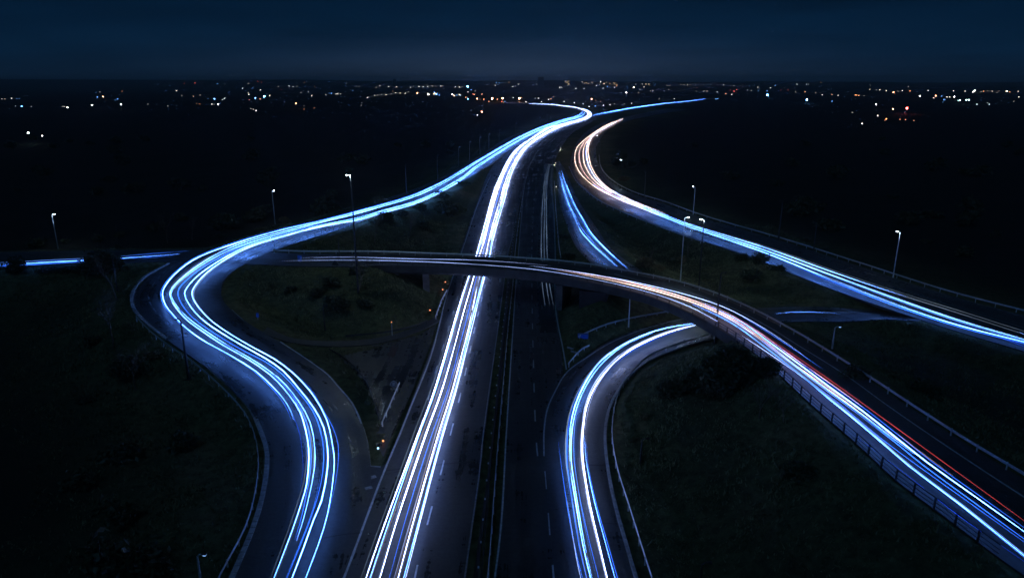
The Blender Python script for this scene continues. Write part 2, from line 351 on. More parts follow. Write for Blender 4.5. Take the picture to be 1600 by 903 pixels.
def base_noise(x, y):
    n = 0.55 * np.sin(x * 0.09 + 1.3 * np.sin(y * 0.05)) * np.sin(y * 0.075 + 0.8 * np.sin(x * 0.06)) + 0.22 * np.sin(x * 0.31 + y * 0.17) * np.sin(y * 0.27 - x * 0.11)
    return n
# extra earth mounds (photo: inside the loops)
MOUNDS = [(un(1200, 700, 2), 9, 1.6), (un(520, 455, 3), 12, 0.8), (un(1330, 560, 1), 12, 1.2)]
def build_height(X, Y):
    shp = X.shape; x, y = X.ravel(), Y.ravel()
    Z = np.full(x.shape, -0.35); NZ = base_noise(x, y)
    near = (np.abs(x) < 420) & (y < 1700) & (y > -80)
    idx = np.nonzero(near)[0]
    dmin = np.full(x.shape, 1e3); E = np.full(x.shape, -1e3)
    info = {}
    for key, r in ROADS.items():
        em = r.get('embmask', np.ones(len(r['C']), bool)); pk = np.arange(len(r['C'])); gp = np.linalg.norm(np.gradient(r['C'], axis=0), axis=1)
        fr = (.1, .3, .5, .7, .9); C = np.concatenate([r['L'][pk] * (1 - f) + r['R'][pk] * f for f in fr]); hw = np.concatenate([r['hw'][pk] * .2 + np.minimum(.22 * gp, 1.2)] * 5); em = np.concatenate([em[pk]] * 5)
        sel = np.arange(0, len(C)); 
        dd = np.full(len(idx), 1e6); zz = np.zeros(len(idx)); onspan = np.zeros(len(idx), bool)
        for s in range(0, len(idx), 8000):
            ii = idx[s:s + 8000]
            D = np.sqrt((x[ii][:, None] - C[None, :, 0]) ** 2 + (y[ii][:, None] - C[None, :, 1]) ** 2) - hw[None, :]
            k = np.argmin(D, 1); dd[s:s + 8000] = D[np.arange(len(ii)), k]; zz[s:s + 8000] = C[k, 2]; onspan[s:s + 8000] = ~em[k]
            if not em.all():
                De = np.where(em[None, :], D, 1e6); ke = np.argmin(De, 1)
                e = C[ke, 2] - 0.16 - r['slope'] * np.maximum(0, De[np.arange(len(ii)), ke] - 1.6)
            else:
                e = zz[s:s + 8000] - 0.16 - r['slope'] * np.maximum(0, dd[s:s + 8000] - 1.6)
            E[ii] = np.maximum(E[ii], e)
        info[key] = (dd, zz, onspan); dmin[idx] = np.minimum(dmin[idx], np.maximum(dd, 0))
    amp = np.clip((dmin - 2.0) / 9.0, 0, 1)
    for c, rad, h in MOUNDS: Z += h * np.exp(-((x - c[0]) ** 2 + (y - c[1]) ** 2) / rad ** 2)
    Z = np.maximum(Z, E) + NZ * amp * 0.8
    for key, (dd, zz, sp) in info.items():
        lim = zz - 0.16 + 0.55 * np.maximum(0, dd - 0.4)
        lim = np.where(sp, 1e3, lim)
        Z[idx] = np.minimum(Z[idx], lim)
    Z = Z + far_h(x, y)
    return Z.reshape(shp), dmin.reshape(shp)
GZ, GD = build_height(GX, GY)
ny, nx = GX.shape
ii = np.arange(ny * nx).reshape(ny, nx)
Fq = np.stack([ii[:-1, :-1], ii[:-1, 1:], ii[1:, 1:], ii[1:, :-1]], -1).reshape(-1, 4)
gm = bpy.data.meshes.new('ground')
gm.vertices.add(ny * nx); gm.vertices.foreach_set('co', np.stack([GX, GY, GZ], -1).astype(np.float32).ravel())
gm.loops.add(Fq.size); gm.loops.foreach_set('vertex_index', Fq.ravel().astype(np.int32))
gm.polygons.add(len(Fq)); gm.polygons.foreach_set('loop_start', np.arange(0, Fq.size, 4, dtype=np.int32)); gm.polygons.foreach_set('loop_total', np.full(len(Fq), 4, dtype=np.int32))
gm.polygons.foreach_set('use_smooth', [True] * len(Fq)); gm.materials.append(M_GROUND); va = gm.attributes.new('verge', 'FLOAT', 'POINT'); va.data.foreach_set('value', np.exp(-(np.maximum(GD, 0) / 17.0) ** 2).astype(np.float32).ravel()); gm.update(calc_edges=True)  # verge mask: painted light falloff by distance from the roads
tag(link('ground', gm), 'dark rough grassland and embankments spreading to the horizon', kind='structure')
def hz(x, y):
    i = np.clip(np.searchsorted(XS, x) - 1, 0, nx - 2); j = np.clip(np.searchsorted(YS, y) - 1, 0, ny - 2)
    a = (x - XS[i]) / (XS[i + 1] - XS[i]); b = (y - YS[j]) / (YS[j + 1] - YS[j])
    return (GZ[j, i] * (1 - a) + GZ[j, i + 1] * a) * (1 - b) + (GZ[j + 1, i] * (1 - a) + GZ[j + 1, i + 1] * a) * b
def hd(x, y):
    i = np.clip(np.searchsorted(XS, x) - 1, 0, nx - 2); j = np.clip(np.searchsorted(YS, y) - 1, 0, ny - 2); return GD[j, i]
def on_ground(px, py, off=0.0):
    """march the sight line down to the terrain"""
    d = un(px, py, 0.0) - np.array([0, 0, CH]) if py > HY + 0.6 else None
    if d is None: d = np.array([(px - 800) / F, CP - (py - 451.5) / F * SP, -SP - (py - 451.5) / F * CP]); d = d / d[1] * 8000
    d = d / np.linalg.norm(d); t = 20.0
    while t < 9000:
        P = np.array([0, 0, CH]) + d * t
        if P[2] < hz(P[0], P[1]) + off: return P
        t *= 1.004
    return np.array([0, 0, CH]) + d * 7600

# ------------------------------------------------------------------ painted markings, kerbs, joints (children of their road)
def strip(name, key, pts, width, mat, h=0.012, dash=None, part=None):
    """a painted line through photo points on a road; dash=(mark, gap) splits it into single marks"""
    r = ROADS[key]; lift = r['lift'] + h
    P = crspline(np.array([on_road(key, x, y, lift) for x, y in pts]), lambda p: 1.5 if p[1] < 200 else 4.0)
    return strip_w(name, P, width, mat, r['obj'], dash)
def strip_w(name, P, width, mat, parent, dash=None):
    T = np.gradient(P, axis=0); N = np.stack([-T[:, 1], T[:, 0], 0 * T[:, 0]], 1); N /= np.linalg.norm(N, axis=1)[:, None] + 1e-9
    d = np.concatenate([[0], np.cumsum(np.linalg.norm(np.diff(P, axis=0), axis=1))])
    def seg(a, b):
        ts = np.unique(np.concatenate([[a], d[(d > a) & (d < b)], [b]]))
        p = np.stack([np.interp(ts, d, P[:, k]) for k in range(3)], 1); nn = np.stack([np.interp(ts, d, N[:, k]) for k in range(3)], 1)
        V = []; Fc = []
        for i in range(len(ts)):
            w = width * (1 + 0.12 * math.sin(ts[i] * 1.7)); V += [p[i] + nn[i] * w / 2, p[i] - nn[i] * w / 2]
        for i in range(len(ts) - 1): Fc.append((2 * i, 2 * i + 1, 2 * i + 3, 2 * i + 2))
        return V, Fc
    if dash is None:
        V, Fc = seg(0, d[-1]); return link(name, mesh(name, V, Fc, mat, uv=[((i % 2) * width, d[min(i // 2, len(d) - 1)]) for i in range(len(V))]), parent)
    t = 0.0
    while t + dash[0] < d[-1]:
        V, Fc = seg(t, t + dash[0]); link(name, mesh(name, V, Fc, mat), parent); t += dash[0] + dash[1]
strip('edge_line', 'ML', [(530,918),(537,903),(597,744),(624,680),(640,640),(672,560),(687,505),(697,465),(726,380),(748,316),(767,274)], 0.22, M_LINE)
strip('edge_line', 'ML', [(726,903),(750,730),(755,680),(779,505),(787,445),(794,392),(797,384),(812,316),(826,264),(839,236)], 0.15, M_LINE_DIM)
strip('lane_mark', 'ML', [(644,920),(648,903),(656,865),(671,806),(689,738),(704,678),(722,605),(734,550),(742,512),(757,450),(770,395),(779,360),(795,300)], 0.17, M_LINE, dash=(3.2, 6.0))
strip('lane_mark', 'ML', [(590,910),(628,775),(654,680),(678,590),(716,462),(735,395)], 0.15, M_LINE_DIM, dash=(3.2, 6.0))
strip('edge_line', 'MR', [(771,915),(773,903),(783,820),(791,680),(802,505),(806,445),(811,384),(821,283),(833,246)], 0.16, M_LINE)
strip('edge_line', 'MR', [(885,577),(880,547),(869,490),(867,445),(867.5,400),(865,330),(861,284),(864,252)], 0.2, M_LINE)
strip('lane_mark', 'MR', [(840,712),(838,690),(836.5,660),(835,625),(834,585),(832.5,530),(831.5,480),(831,395),(833,340),(837,290),(846,250)], 0.16, M_LINE, dash=(3.2, 5.6))
strip('lane_mark', 'MR', [(867,925),(860,840),(854,760),(850,715)], 0.17, M_LINE, dash=(3.6, 4.4))
strip('edge_line', 'RL', [(850,712),(850,675),(855,640),(868,610),(887,580),(918,557.5),(955,535),(1006,514),(1050,502),(1076,497)], 0.17, M_LINE)
strip('edge_line', 'SL', [(871,266),(878,316),(888,350),(899,376),(910,392)], 0.15, M_LINE_DIM)
strip('edge_line', 'SL', [(880,268),(902,316),(917,340),(945,383),(962,400)], 0.12, M_LINE_DIM)
strip('edge_line', 'LL', [(578,727),(574,692),(565,662),(550,629),(527,602),(512,585),(475,558),(438,534)], 0.2, M_LINE)
strip('edge_line', 'LL', [(381,501),(360,481),(349,462),(350,447),(364,430)], 0.15, M_LINE_DIM)
strip('lane_mark', 'LL', [(400,387),(372,393),(340,401),(310,409)], 0.15, M_LINE_DIM, dash=(4, 3))
strip('lane_mark', 'LL', [(286,408),(262,421),(243,439),(233,457),(234,472),(243,486),(262,503),(285,520)], 0.16, M_LINE_DIM, dash=(1.8, 1.5))
strip('edge_line', 'OV', [(960,428),(1020,444),(1070,456),(1127,474),(1200,510),(1240,535),(1320,585),(1385,632),(1450,677),(1537,735),(1600,776),(1680,830)], 0.16, M_LINE)
strip('edge_line', 'OV', [(-20,395.5),(87,394),(175,392.5),(240,392)], 0.15, M_LINE_DIM)
strip('edge_line', 'RR', [(894,262),(908,288),(940,314),(985,336)], 0.18, M_LINE_DIM)
strip('edge_line', 'RR', [(1060,346),(1150,369),(1300,417),(1450,466),(1560,500),(1640,523)], 0.15, M_LINE_DIM)
strip('edge_line', 'RR', [(1310,452),(1420,491),(1500,514),(1600,544)], 0.15, M_LINE_DIM)
strip('edge_line', 'RL', [(1200,483),(1245,481),(1300,482.5),(1370,487.5)], 0.15, M_LINE_DIM)
strip('stop_line', 'LL', [(577,727.5),(595,729)], 0.2, M_LINE_DIM)
# transverse joints and patches in the tarmac
for key, pts, w in (('ML', [(601,735),(700,724),(752,719)], 0.25), ('ML', [(602,741),(640,732),(700,723)], 0.12), ('LL', [(505,840),(540,834),(563,832)], 0.16), ('RL', [(915,726),(955,727)], 0.2),
                    ('RL', [(900,815),(970,818)], 0.12), ('LL', [(425,668),(480,662)], 0.1), ('LL', [(418,690),(480,686)], 0.1), ('ML', [(640,640),(765,640)], 0.1), ('MR', [(792,660),(850,661)], 0.1)):
    strip('tar_joint', key, pts, w, M_SEAM, h=0.008)
# standing water in the wheel tracks of the nearside lane
strip('water_film', 'MR', [(857,520),(853,480),(851,440),(850,400),(850.5,360),(851,320),(852,285),(856,256)], 3.0, M_FILM, h=0.004)
# longitudinal drainage channel beside the central reserve
strip('drain_channel', 'ML', [(742,903),(768,703),(788,500),(797,400)], 0.3, M_SEAM, h=0.006)

def kerb_blocks(name, P, w, h, length, mat, parent, gap=0.05):
    P = np.asarray(P); d = np.concatenate([[0], np.cumsum(np.linalg.norm(np.diff(P, axis=0), axis=1))]); mb = MB(); t = 0.0
    while t + length < d[-1]:
        q = [np.array([np.interp(s, d, P[:, k]) for k in range(3)]) for s in (t, t + length - gap)]
        v = q[1] - q[0]; mb.box((q[0] + q[1]) / 2 + [0, 0, h / 2 - 0.1 + rnd.uniform(-.008, .008)], (np.linalg.norm(v), w, h + 0.2), 0, math.atan2(v[1], v[0])); t += length
    o = mb.obj(name, mat, parent); o['kind'] = 'stuff'; return o
def road_pts(key, pts, h=0.0):
    return crspline(np.array([on_road(key, x, y, h) for x, y in pts]), lambda p: 1.2 if p[1] < 200 else 4.0)
kerb_blocks('kerb', road_pts('LL', [(264,411),(226,432),(211,450),(205.5,467),(211,485),(226,502),(251,522),(276,540),(313,565),(340,587),(365,610),(390,637),(407,672),(416.5,702),(417,730),(410,775),(395,825),(362,903),(350,930)]), 0.5, 0.1, 0.95, M_KERB, ROADS['LL']['obj'])
kerb_blocks('kerb', road_pts('RL', [(1005,930),(994,903),(980,855),(962,792),(952,745),(946.5,705),(945.5,675),(950,645),(961,618),(981,590),(1009,566),(1050,548),(1110,528)]), 0.35, 0.1, 0.95, M_KERB, ROADS['RL']['obj'])
kerb_blocks('kerb', road_pts('ML', [(742,940),(745,903),(766,720),(781,600),(791,505),(799,400),(806,330)]), 0.2, 0.08, 1.9, M_CONC_D, ROADS['ML']['obj'])

# wet paved wedge between the loop and the motorway
wp = [un(*q, 0.03) for q in ((505,548),(540,541),(600,537),(655,523),(682,506),(672,540),(640,620),(608,690),(599,713),(586,690),(578,660),(569,632),(552,603),(530,575))]
tag(link('paved_gore', mesh('paved_gore', [p - [0, 0, 0.045] for p in wp], [tuple(range(len(wp)))], M_GORE, uv=[(p[0], p[1]) for p in wp])), 'puddled tarmac wedge between the loop road and motorway', kind='structure')
wp2 = [un(*q, 0.02) for q in ((578,727),(596,729),(607,720),(537,903),(520,960),(480,960),(531,903),(563,825),(578,768))]
tag(link('paved_gore', mesh('paved_gore', [p - [0, 0, 0.026] for p in wp2], [tuple(range(len(wp2)))], M_ROAD2, uv=[(p[0], p[1]) for p in wp2])), 'merging tarmac where the loop road meets the motorway', kind='structure')
gr = MB()
for k in range(2):
    p = un(582 - 6 * k + rnd.uniform(-2, 2), 745 + 17 * k, 0.0); gr.box((p[0], p[1], 0.02), (0.75, 0.5, 0.03), 0, 0.5)
tag(gr.obj('worn_hatching', M_LINE_DIM, ROADS['LL']['obj']), kind='stuff')

# ------------------------------------------------------------------ light streaks left by traffic: glowing lines at headlamp height; grey ones paint wet reflections
# a streak is a thin line so bright that its middle burns out to white; its true colour shows on the road beside it
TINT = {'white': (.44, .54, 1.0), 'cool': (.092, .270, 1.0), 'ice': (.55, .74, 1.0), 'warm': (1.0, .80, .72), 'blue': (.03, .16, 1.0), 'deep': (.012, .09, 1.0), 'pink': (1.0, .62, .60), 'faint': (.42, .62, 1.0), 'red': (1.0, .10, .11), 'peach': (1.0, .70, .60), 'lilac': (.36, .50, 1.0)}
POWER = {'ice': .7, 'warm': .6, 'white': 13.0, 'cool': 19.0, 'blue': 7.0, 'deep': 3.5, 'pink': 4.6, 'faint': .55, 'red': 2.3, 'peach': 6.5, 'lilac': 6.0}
EM = {}
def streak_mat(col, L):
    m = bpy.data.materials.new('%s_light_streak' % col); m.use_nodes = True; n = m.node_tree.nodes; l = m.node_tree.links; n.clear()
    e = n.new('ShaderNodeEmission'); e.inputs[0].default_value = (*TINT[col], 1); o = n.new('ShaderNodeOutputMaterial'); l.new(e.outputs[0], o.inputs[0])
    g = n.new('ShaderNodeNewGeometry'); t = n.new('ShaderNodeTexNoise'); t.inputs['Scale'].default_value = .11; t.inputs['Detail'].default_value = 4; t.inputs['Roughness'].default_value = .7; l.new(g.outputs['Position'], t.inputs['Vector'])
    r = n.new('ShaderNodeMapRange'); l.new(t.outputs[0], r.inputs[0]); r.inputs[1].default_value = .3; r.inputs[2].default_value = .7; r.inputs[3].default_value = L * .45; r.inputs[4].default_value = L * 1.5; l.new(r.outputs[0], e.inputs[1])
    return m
def trail(key, pts, r, col, s, label, group, h=1.05, r_far=None):
    """a glowing streak following a road through photo points"""
    L = POWER[col] * (s / 12 if s > 8 else .7); r *= {'OV': .46, 'LL': .42, 'RR': .42}.get(key, .48)
    P = np.array([on_road(key, x, y, h) for x, y in pts])
    S = crspline(P, lambda p: 2.2 if p[1] < 220 else (6.0 if p[1] < 500 else 18.0))
    T = np.gradient(S, axis=0); T /= np.linalg.norm(T, axis=1)[:, None]
    N = np.stack([-T[:, 1], T[:, 0], 0 * T[:, 0]], 1); N /= np.linalg.norm(N, axis=1)[:, None]; B = np.cross(T, N)
    n = len(S); q = 6; D_ = np.hypot(S[:, 0], S[:, 1]); o = None
    # the streak itself and the finer strands that run along with it
    strands = [(r * .72, 0, 0, col, L, 0, n)]
    if col in ('cool', 'white', 'peach', 'pink') and r > .035:
        for _ in range(rnd.choice((1, 2)) if key == 'LL' else rnd.choice((3, 4))):
            a = rnd.randrange(0, max(1, n // 2)); b = min(n, a + rnd.randrange(n // 3, n)); 
            if rnd.random() < .4: a = 0
            if rnd.random() < .5: b = n
            if b - a < 12: continue
            c2 = rnd.choice({'cool': ('ice', 'blue', 'ice', 'cool'), 'white': ('ice', 'warm', 'warm', 'white'), 'peach': ('warm', 'peach', 'warm'), 'pink': ('warm', 'ice', 'pink')}[col])
            strands.append((rnd.uniform(.022, .045), rnd.choice((-1, 1)) * rnd.uniform(.12, .28 if key == 'LL' else .42), rnd.uniform(-.35, .35), c2, POWER[c2] * rnd.uniform(.3, .8) * (.35 if c2 in ('cool', 'white', 'peach') else 1), a, b))
    for r_, off, dz, c_, L_, i0, i1 in strands:
        k = (c_, float('%.1g' % L_) if o is not None else round(L_, 1))
        if k not in EM: EM[k] = streak_mat(c_, k[1])
        V = []; Fc = []; ph = rnd.uniform(0, 9)
        for i in range(i0, i1):
            dist = D_[i]; rr = r_ * (1 + 0.24 * math.sin(dist * 0.11 + ph) + 0.18 * math.sin(dist * 0.047 + 2 * ph))
            if r_far: rr += (r_far * (.5 if o is None else .22) - r_) * min(1, max(0, (dist - 160) / 500))
            e = min(i - i0, i1 - 1 - i)
            if e < 9: rr *= .06 + .94 * e / 9
            w = off + (.05 if o is None else .10) * math.sin(dist * .06 + ph) + (.02 if o is None else .05) * math.sin(dist * .17 + 3 * ph); c = S[i] + N[i] * w + [0, 0, dz + .04 * math.sin(dist * .09 + ph)]
            for j in range(q):
                t = 2 * math.pi * j / q; V.append(c + N[i] * (rr * math.cos(t)) + B[i] * (rr * math.sin(t)))
        m = i1 - i0
        for i in range(m - 1):
            for j in range(q): Fc.append((i * q + j, i * q + (j + 1) % q, (i + 1) * q + (j + 1) % q, (i + 1) * q + j))
        Fc.append(tuple(range(q))); Fc.append(tuple((m - 1) * q + j for j in reversed(range(q))))
        if o is None: o = tag(link('light_streak', mesh('light_streak', V, Fc, EM[k], True)), label, 'light streak', group)
        else: link('strand', mesh('strand', V, Fc, EM[k], True), o)
    return o
def mix(A, B, f): return [((a[0] * (1 - f) + b[0] * f), (a[1] * (1 - f) + b[1] * f)) for a, b in zip(A, B)]

# motorway: left and right limits of the bundle above the bridge (photo), then single streaks below it
MA = [(748,384),(755,360),(760,343),(768,310),(775,290),(784,270),(794,250),(810,230),(832,215),(856,200),(880,193),(906,186),(917,181),(917.5,175.5),(909,171),(894,167),(874,164.6),(856,163),(826,162)]
MBd = [(769,384),(774.5,360),(779,343),(789,310),(794,290),(800,270),(810,250),(824,230),(844,215),(872,200),(892,193),(914,186.5),(923,181.5),(922.5,176),(914,171.3),(896,167.6),(874,165),(856,163.4),(826,162.3)]
low = {0.0: [(562,930),(571,903),(600,820),(651.5,682),(679,610),(711,500),(730,438),(744.5,397)],
       0.08: [(569,930),(577.5,903),(605,822),(653,683),(680.5,610),(712.5,500),(731,438),(745.5,397)],
       0.28: [(585,930),(594,903),(618,820),(664,680),(690,610),(721,500),(739,438),(750,397)],
       0.46: [(599,930),(607,903),(630,820),(674,680),(699,610),(729,500),(743.5,438),(754,397)],
       0.66: [(613,930),(621,903),(644,820),(684,680),(707,610),(735,500),(748,438),(759.5,397)],
       0.9: [(622,930),(630,903),(652,820),(690,680),(711,610),(738,500),(754,438),(765,397)],
       1.0: [(626,930),(634,903),(656,820),(692.5,680),(713,610),(740,500),(755.5,438),(766.5,397)]}
GM = 'light streaks on the motorway'
for f, r, col, s, lab in ((0.0, .13, 'white', 13, 'leftmost white light streak on the motorway carriageway'),
                          (0.08, .10, 'cool', 11, 'white light streak hugging the leftmost motorway streak'),
                          (0.28, .15, 'white', 13, 'thick second white light streak from the left on the motorway'),
                          (0.46, .05, 'blue', 7, 'faint thin blue light streak in the middle of the motorway bundle'),
                          (0.66, .14, 'white', 12, 'thick white light streak right of the faint blue motorway one'),
                          (0.9, .11, 'cool', 11, 'second light streak from the right on the motorway carriageway'),
                          (1.0, .07, 'white', 9, 'rightmost thin white light streak on the motorway carriageway')):
    trail('ML', low[f] + mix(MA, MBd, f), r, col, s, lab, GM, r_far=0.3)
for f, lab in ((0.17, 'white light streak joining the motorway bundle just beyond the bridge, left side'), (0.8, 'white light streak joining the motorway bundle just beyond the bridge, right side')):
    trail('ML', mix(MA, MBd, f), .13, 'white', 12, lab, GM, r_far=0.3)
trail('BR', [(923,181.5),(940,177.5),(956,174.5),(990,168.5),(1037,162.2),(1075,158.4),(1104,154.6)], .3, 'cool', 9, 'light streak on the far road running right from the bend', 'far light streaks', r_far=.55)
trail('BR', [(930,180.5),(956,175.3),(990,169.0),(1037,162.6)], .25, 'blue', 7, 'short blue light streak under the far right hand streak near the bend', 'far light streaks', r_far=.5)

for x, lab in ((0, 'leftmost'), (7, 'middle'), (13, 'rightmost')):  # emissive lines painting the wet sheen of the empty carriageway
    trail('MR', [(852 + x, 478), (847 + x * .9, 440), (845.5 + x * .75, 398), (846 + x * .6, 360), (848 + x * .45, 315), (851 + x * .3, 282), (857 + x * .2, 255)], .12, 'faint', 6, lab + ' faint grey painted wet-road reflection on the otherwise empty carriageway', 'painted wet-road reflections on the dark carriageway', h=.25)
# left road and loop
LA = [(910,173.5),(908,177.5),(899,182.5),(880,187.5),(852,196.5),(820,210),(786,228),(754,247),(738,256),(720,268),(680,290),(640,307.5),(590,322),(554,332)]
LB = [(914,174),(913,178.5),(903,184),(883,189.5),(857,198.5),(826,212),(793,231),(760,252),(744,263),(724,279),(686,302),(647,319),(597,333),(560,344)]
GL = 'light streaks on the loop road'
loop = [
 (0.0, .15, 'cool', 12, 'outermost white light streak around the left loop bend', [(500,346),(450,357),(400,370),(362,382),(325,395),(300,407),(280,422),(266,436),(257,449),(254,460),(259,477),(270,491),(285,507),(305,523),(325,536),(362,556),(400,580),(427,605),(442,622),(453,640),(459,656)]),
 (0.2, .13, 'cool', 12, 'second light streak from the outside of the left loop bend', [(500,348),(450,360.5),(400,373.5),(365,385),(335,399),(310,414),(292,427),(277,440),(268,450),(265,459),(270,473),(281,488),(295,502),(320,520),(350,540),(387,561),(422,585),(452,617),(470,645),(481,685),(483,715),(479,755),(472,780),(455,830),(427,903),(417,930)]),
 (0.35, .09, 'cool', 11, 'thin light streak fading out before the bottom of the left loop', [(502,349.5),(452,362),(402,375.5),(368,387),(338,401),(313,416),(295,429),(280,441),(271,451),(268,459.5),(273,473),(284,487),(299,501),(324,519),(355,539),(392,560),(435,590),(465,625),(484,660),(491,700),(491,730),(482,780),(472,820),(464,844)]),
 (0.5, .10, 'blue', 8, 'middle light streak of the left loop, thin and blue towards the bottom', [(500,351),(450,364),(400,378),(370,389),(342,403),(315,419),(297,433),(284,445),(278,457),(281,469),(288,481),(300,495),(322,512),(350,530),(385,550),(415,565),(442,585),(467,613),(488,641),(499,668),(505,700),(504,735),(496,775),(477,830),(447,903),(437,930)]),
 (0.75, .19, 'cool', 12, 'thickest white light streak leaving the bottom of the left loop', [(500,352.5),(450,366),(400,380),(375,390),(350,403),(325,419),(305,435),(293,449),(289,459),(295,474),(306,489),(322,504),(347,521),(377,539),(415,560),(442,579),(467,607),(490,637),(505,667),(511,700),(511,730),(502,782),(490,812),(475,855),(457,903),(449,925)]),
 (1.0, .14, 'cool', 12, 'innermost white light streak around the left loop bend', [(500,354),(450,367.5),(400,382),(378,391),(355,403.5),(332,419),(314,435),(304,448),(300,459),(306,474),(318,489),(334,504),(362,523),(400,545),(428,560),(456,581),(476,601),(491,620),(510,655),(520,700),(522,720),(515,782),(505,825),(477,903),(467,930)]),
]
for f, r, col, s, lab, pts in loop: trail('LL', (mix(LA, LB, f) if f not in (.35, .5) else []) + pts, r, col, s, lab, GL, r_far=0.17)
trail('LL', mix(LA, LB, .9)[8:] + [(500,355),(440,370),(415,379)], .15, 'cool', 11, 'short light streak beside the parapet of the left road', GL, r_far=0.22)
trail('LL', [(432,612),(446,629),(458,650),(468,678),(472,705),(474,735),(470,765)], .045, 'deep', 6, 'faint deep blue tail of the outermost loop streak', GL)
trail('LL', [(452,575),(482,602),(505,640),(520,668),(528,695),(527,730),(520,770),(510,810),(494,855)], .045, 'blue', 6, 'very thin blue outer light streak at the right of the lower loop', GL)
trail('LL', [(502,738),(495,775),(485,810),(466,858),(447,903)], .05, 'blue', 5, 'very thin blue light streak in the middle of the lower loop', GL)
# continuation to the left edge
GO = 'light streaks on the overpass road'
trail('OV', [(-40,415),(0,413.5),(87,409),(140,406.5),(175,404.5),(240,400),(282,397)], .10, 'cool', 9, 'blue light streak on the level road at the left edge', GO)
trail('OV', [(-40,418),(0,416),(50,413.5),(87,411.5),(140,409)], .14, 'blue', 8, 'deep blue light streak under the first one at the left edge', GO)
trail('OV', [(178,401.5),(215,398),(260,394.5),(297,392)], .09, 'blue', 6, 'short blue light streak just left of the loop', GO)
trail('OV', [(200,405.5),(235,403),(270,400.5)], .07, 'blue', 5, 'shortest blue light streak just left of the loop', GO)
# overpass
for r, col, s, lab, pts in (
 (.045, 'lilac', 3.0, 'faint upper light streak along the far side of the bridge', [(465,403.5),(540,402),(640,404.5),(740,406.5),(800,410),(860,415)]),
 (.055, 'lilac', 3.5, 'faint lower light streak along the near side of the bridge', [(440,407.5),(500,406.5),(565,406.5),(665,409),(740,413),(830,420.5),(905,432),(980,448),(1030,461.5),(1075,478),(1120,501.5),(1170,531.5),(1232,573),(1295,621),(1360,675),(1417,725),(1440,745)]),
 (.10, 'lilac', 9, 'upper white light streak curving over the right half of the bridge', [(827,415),(905,425.5),(980,438.5),(1070,459.5),(1127,478),(1180,505),(1232,538),(1262,560)]),
 (.16, 'pink', 7, 'broad pinkish light streak in the middle of the overpass', [(870,421),(950,434),(1020,450.5),(1070,465),(1120,484.5),(1170,513),(1207,541),(1250,575),(1290,603),(1340,641)]),
 (.10, 'peach', 9, 'peach light streak beside the broad pinkish one on the overpass', [(905,428),(980,443.5),(1030,456),(1080,471.5),(1130,492.5),(1180,523),(1225,556),(1280,598),(1330,634),(1380,671),(1420,700)]),
 (.05, 'red', 6, 'single red light streak running along the overpass to the lower right', [(1120,481),(1160,501.5),(1200,527),(1300,596),(1375,650),(1425,686),(1475,722),(1517,752),(1600,812),(1670,863)]),
 (.04, 'red', 6, 'fainter red light streak fading out inside the pinkish overpass bundle', [(1040,456),(1090,472),(1140,493),(1200,530),(1260,572),(1330,620)]),
 (.05, 'pink', 6, 'thin pink light streak between the red and the bright blue white one', [(1060,460),(1120,481),(1180,515),(1250,566),(1310,608),(1370,653),(1430,700),(1490,744)]),
 (.06, 'blue', 8, 'short blue light streak above the red one on the overpass', [(1150,489),(1200,519),(1250,552),(1285,576)]),
 (.13, 'cool', 12, 'bright blue white light streak below the red one on the overpass', [(1100,473),(1160,504),(1200,533),(1250,570),(1300,607),(1350,643),(1412,692),(1450,722),(1525,775.5),(1600,829),(1670,879)]),
 (.10, 'cool', 10, 'light streak merging under the bright blue white overpass one', [(1100,477),(1155,507),(1200,539),(1250,577),(1300,614),(1350,650),(1390,681),(1430,710)]),
 (.09, 'cool', 10, 'lower white light streak nearest the railing of the overpass', [(1080,474),(1140,503),(1200,546),(1245,581),(1295,622),(1330,650),(1360,675),(1425,731),(1500,787),(1600,867),(1660,915)]),
 (.04, 'blue', 5, 'thin blue light streak between the lower two on the overpass', [(1200,552),(1295,618),(1375,684),(1440,732),(1520,789),(1600,846),(1660,889)]),
 (.03, 'deep', 6, 'thinnest deep blue light streak at the lower right edge of the overpass', [(1330,676),(1420,744),(1500,807),(1600,876),(1660,921)])):
    trail('OV', pts, r, col, s, lab, GO)
# slip road to the overpass
trail('SL', [(873,267),(877,282),(882,300),(889,320),(898,340),(908,361),(919,374),(932,388),(949,403),(964,416)], .10, 'cool', 10, 'left light streak on the slip road climbing to the overpass', 'light streaks on the climbing slip road')
trail('SL', [(877.5,267),(882,282),(888,297),(898,320),(909,340),(924,365),(945,387),(964,405),(981,419.5)], .11, 'cool', 11, 'right light streak on the slip road climbing to the overpass', 'light streaks on the climbing slip road')
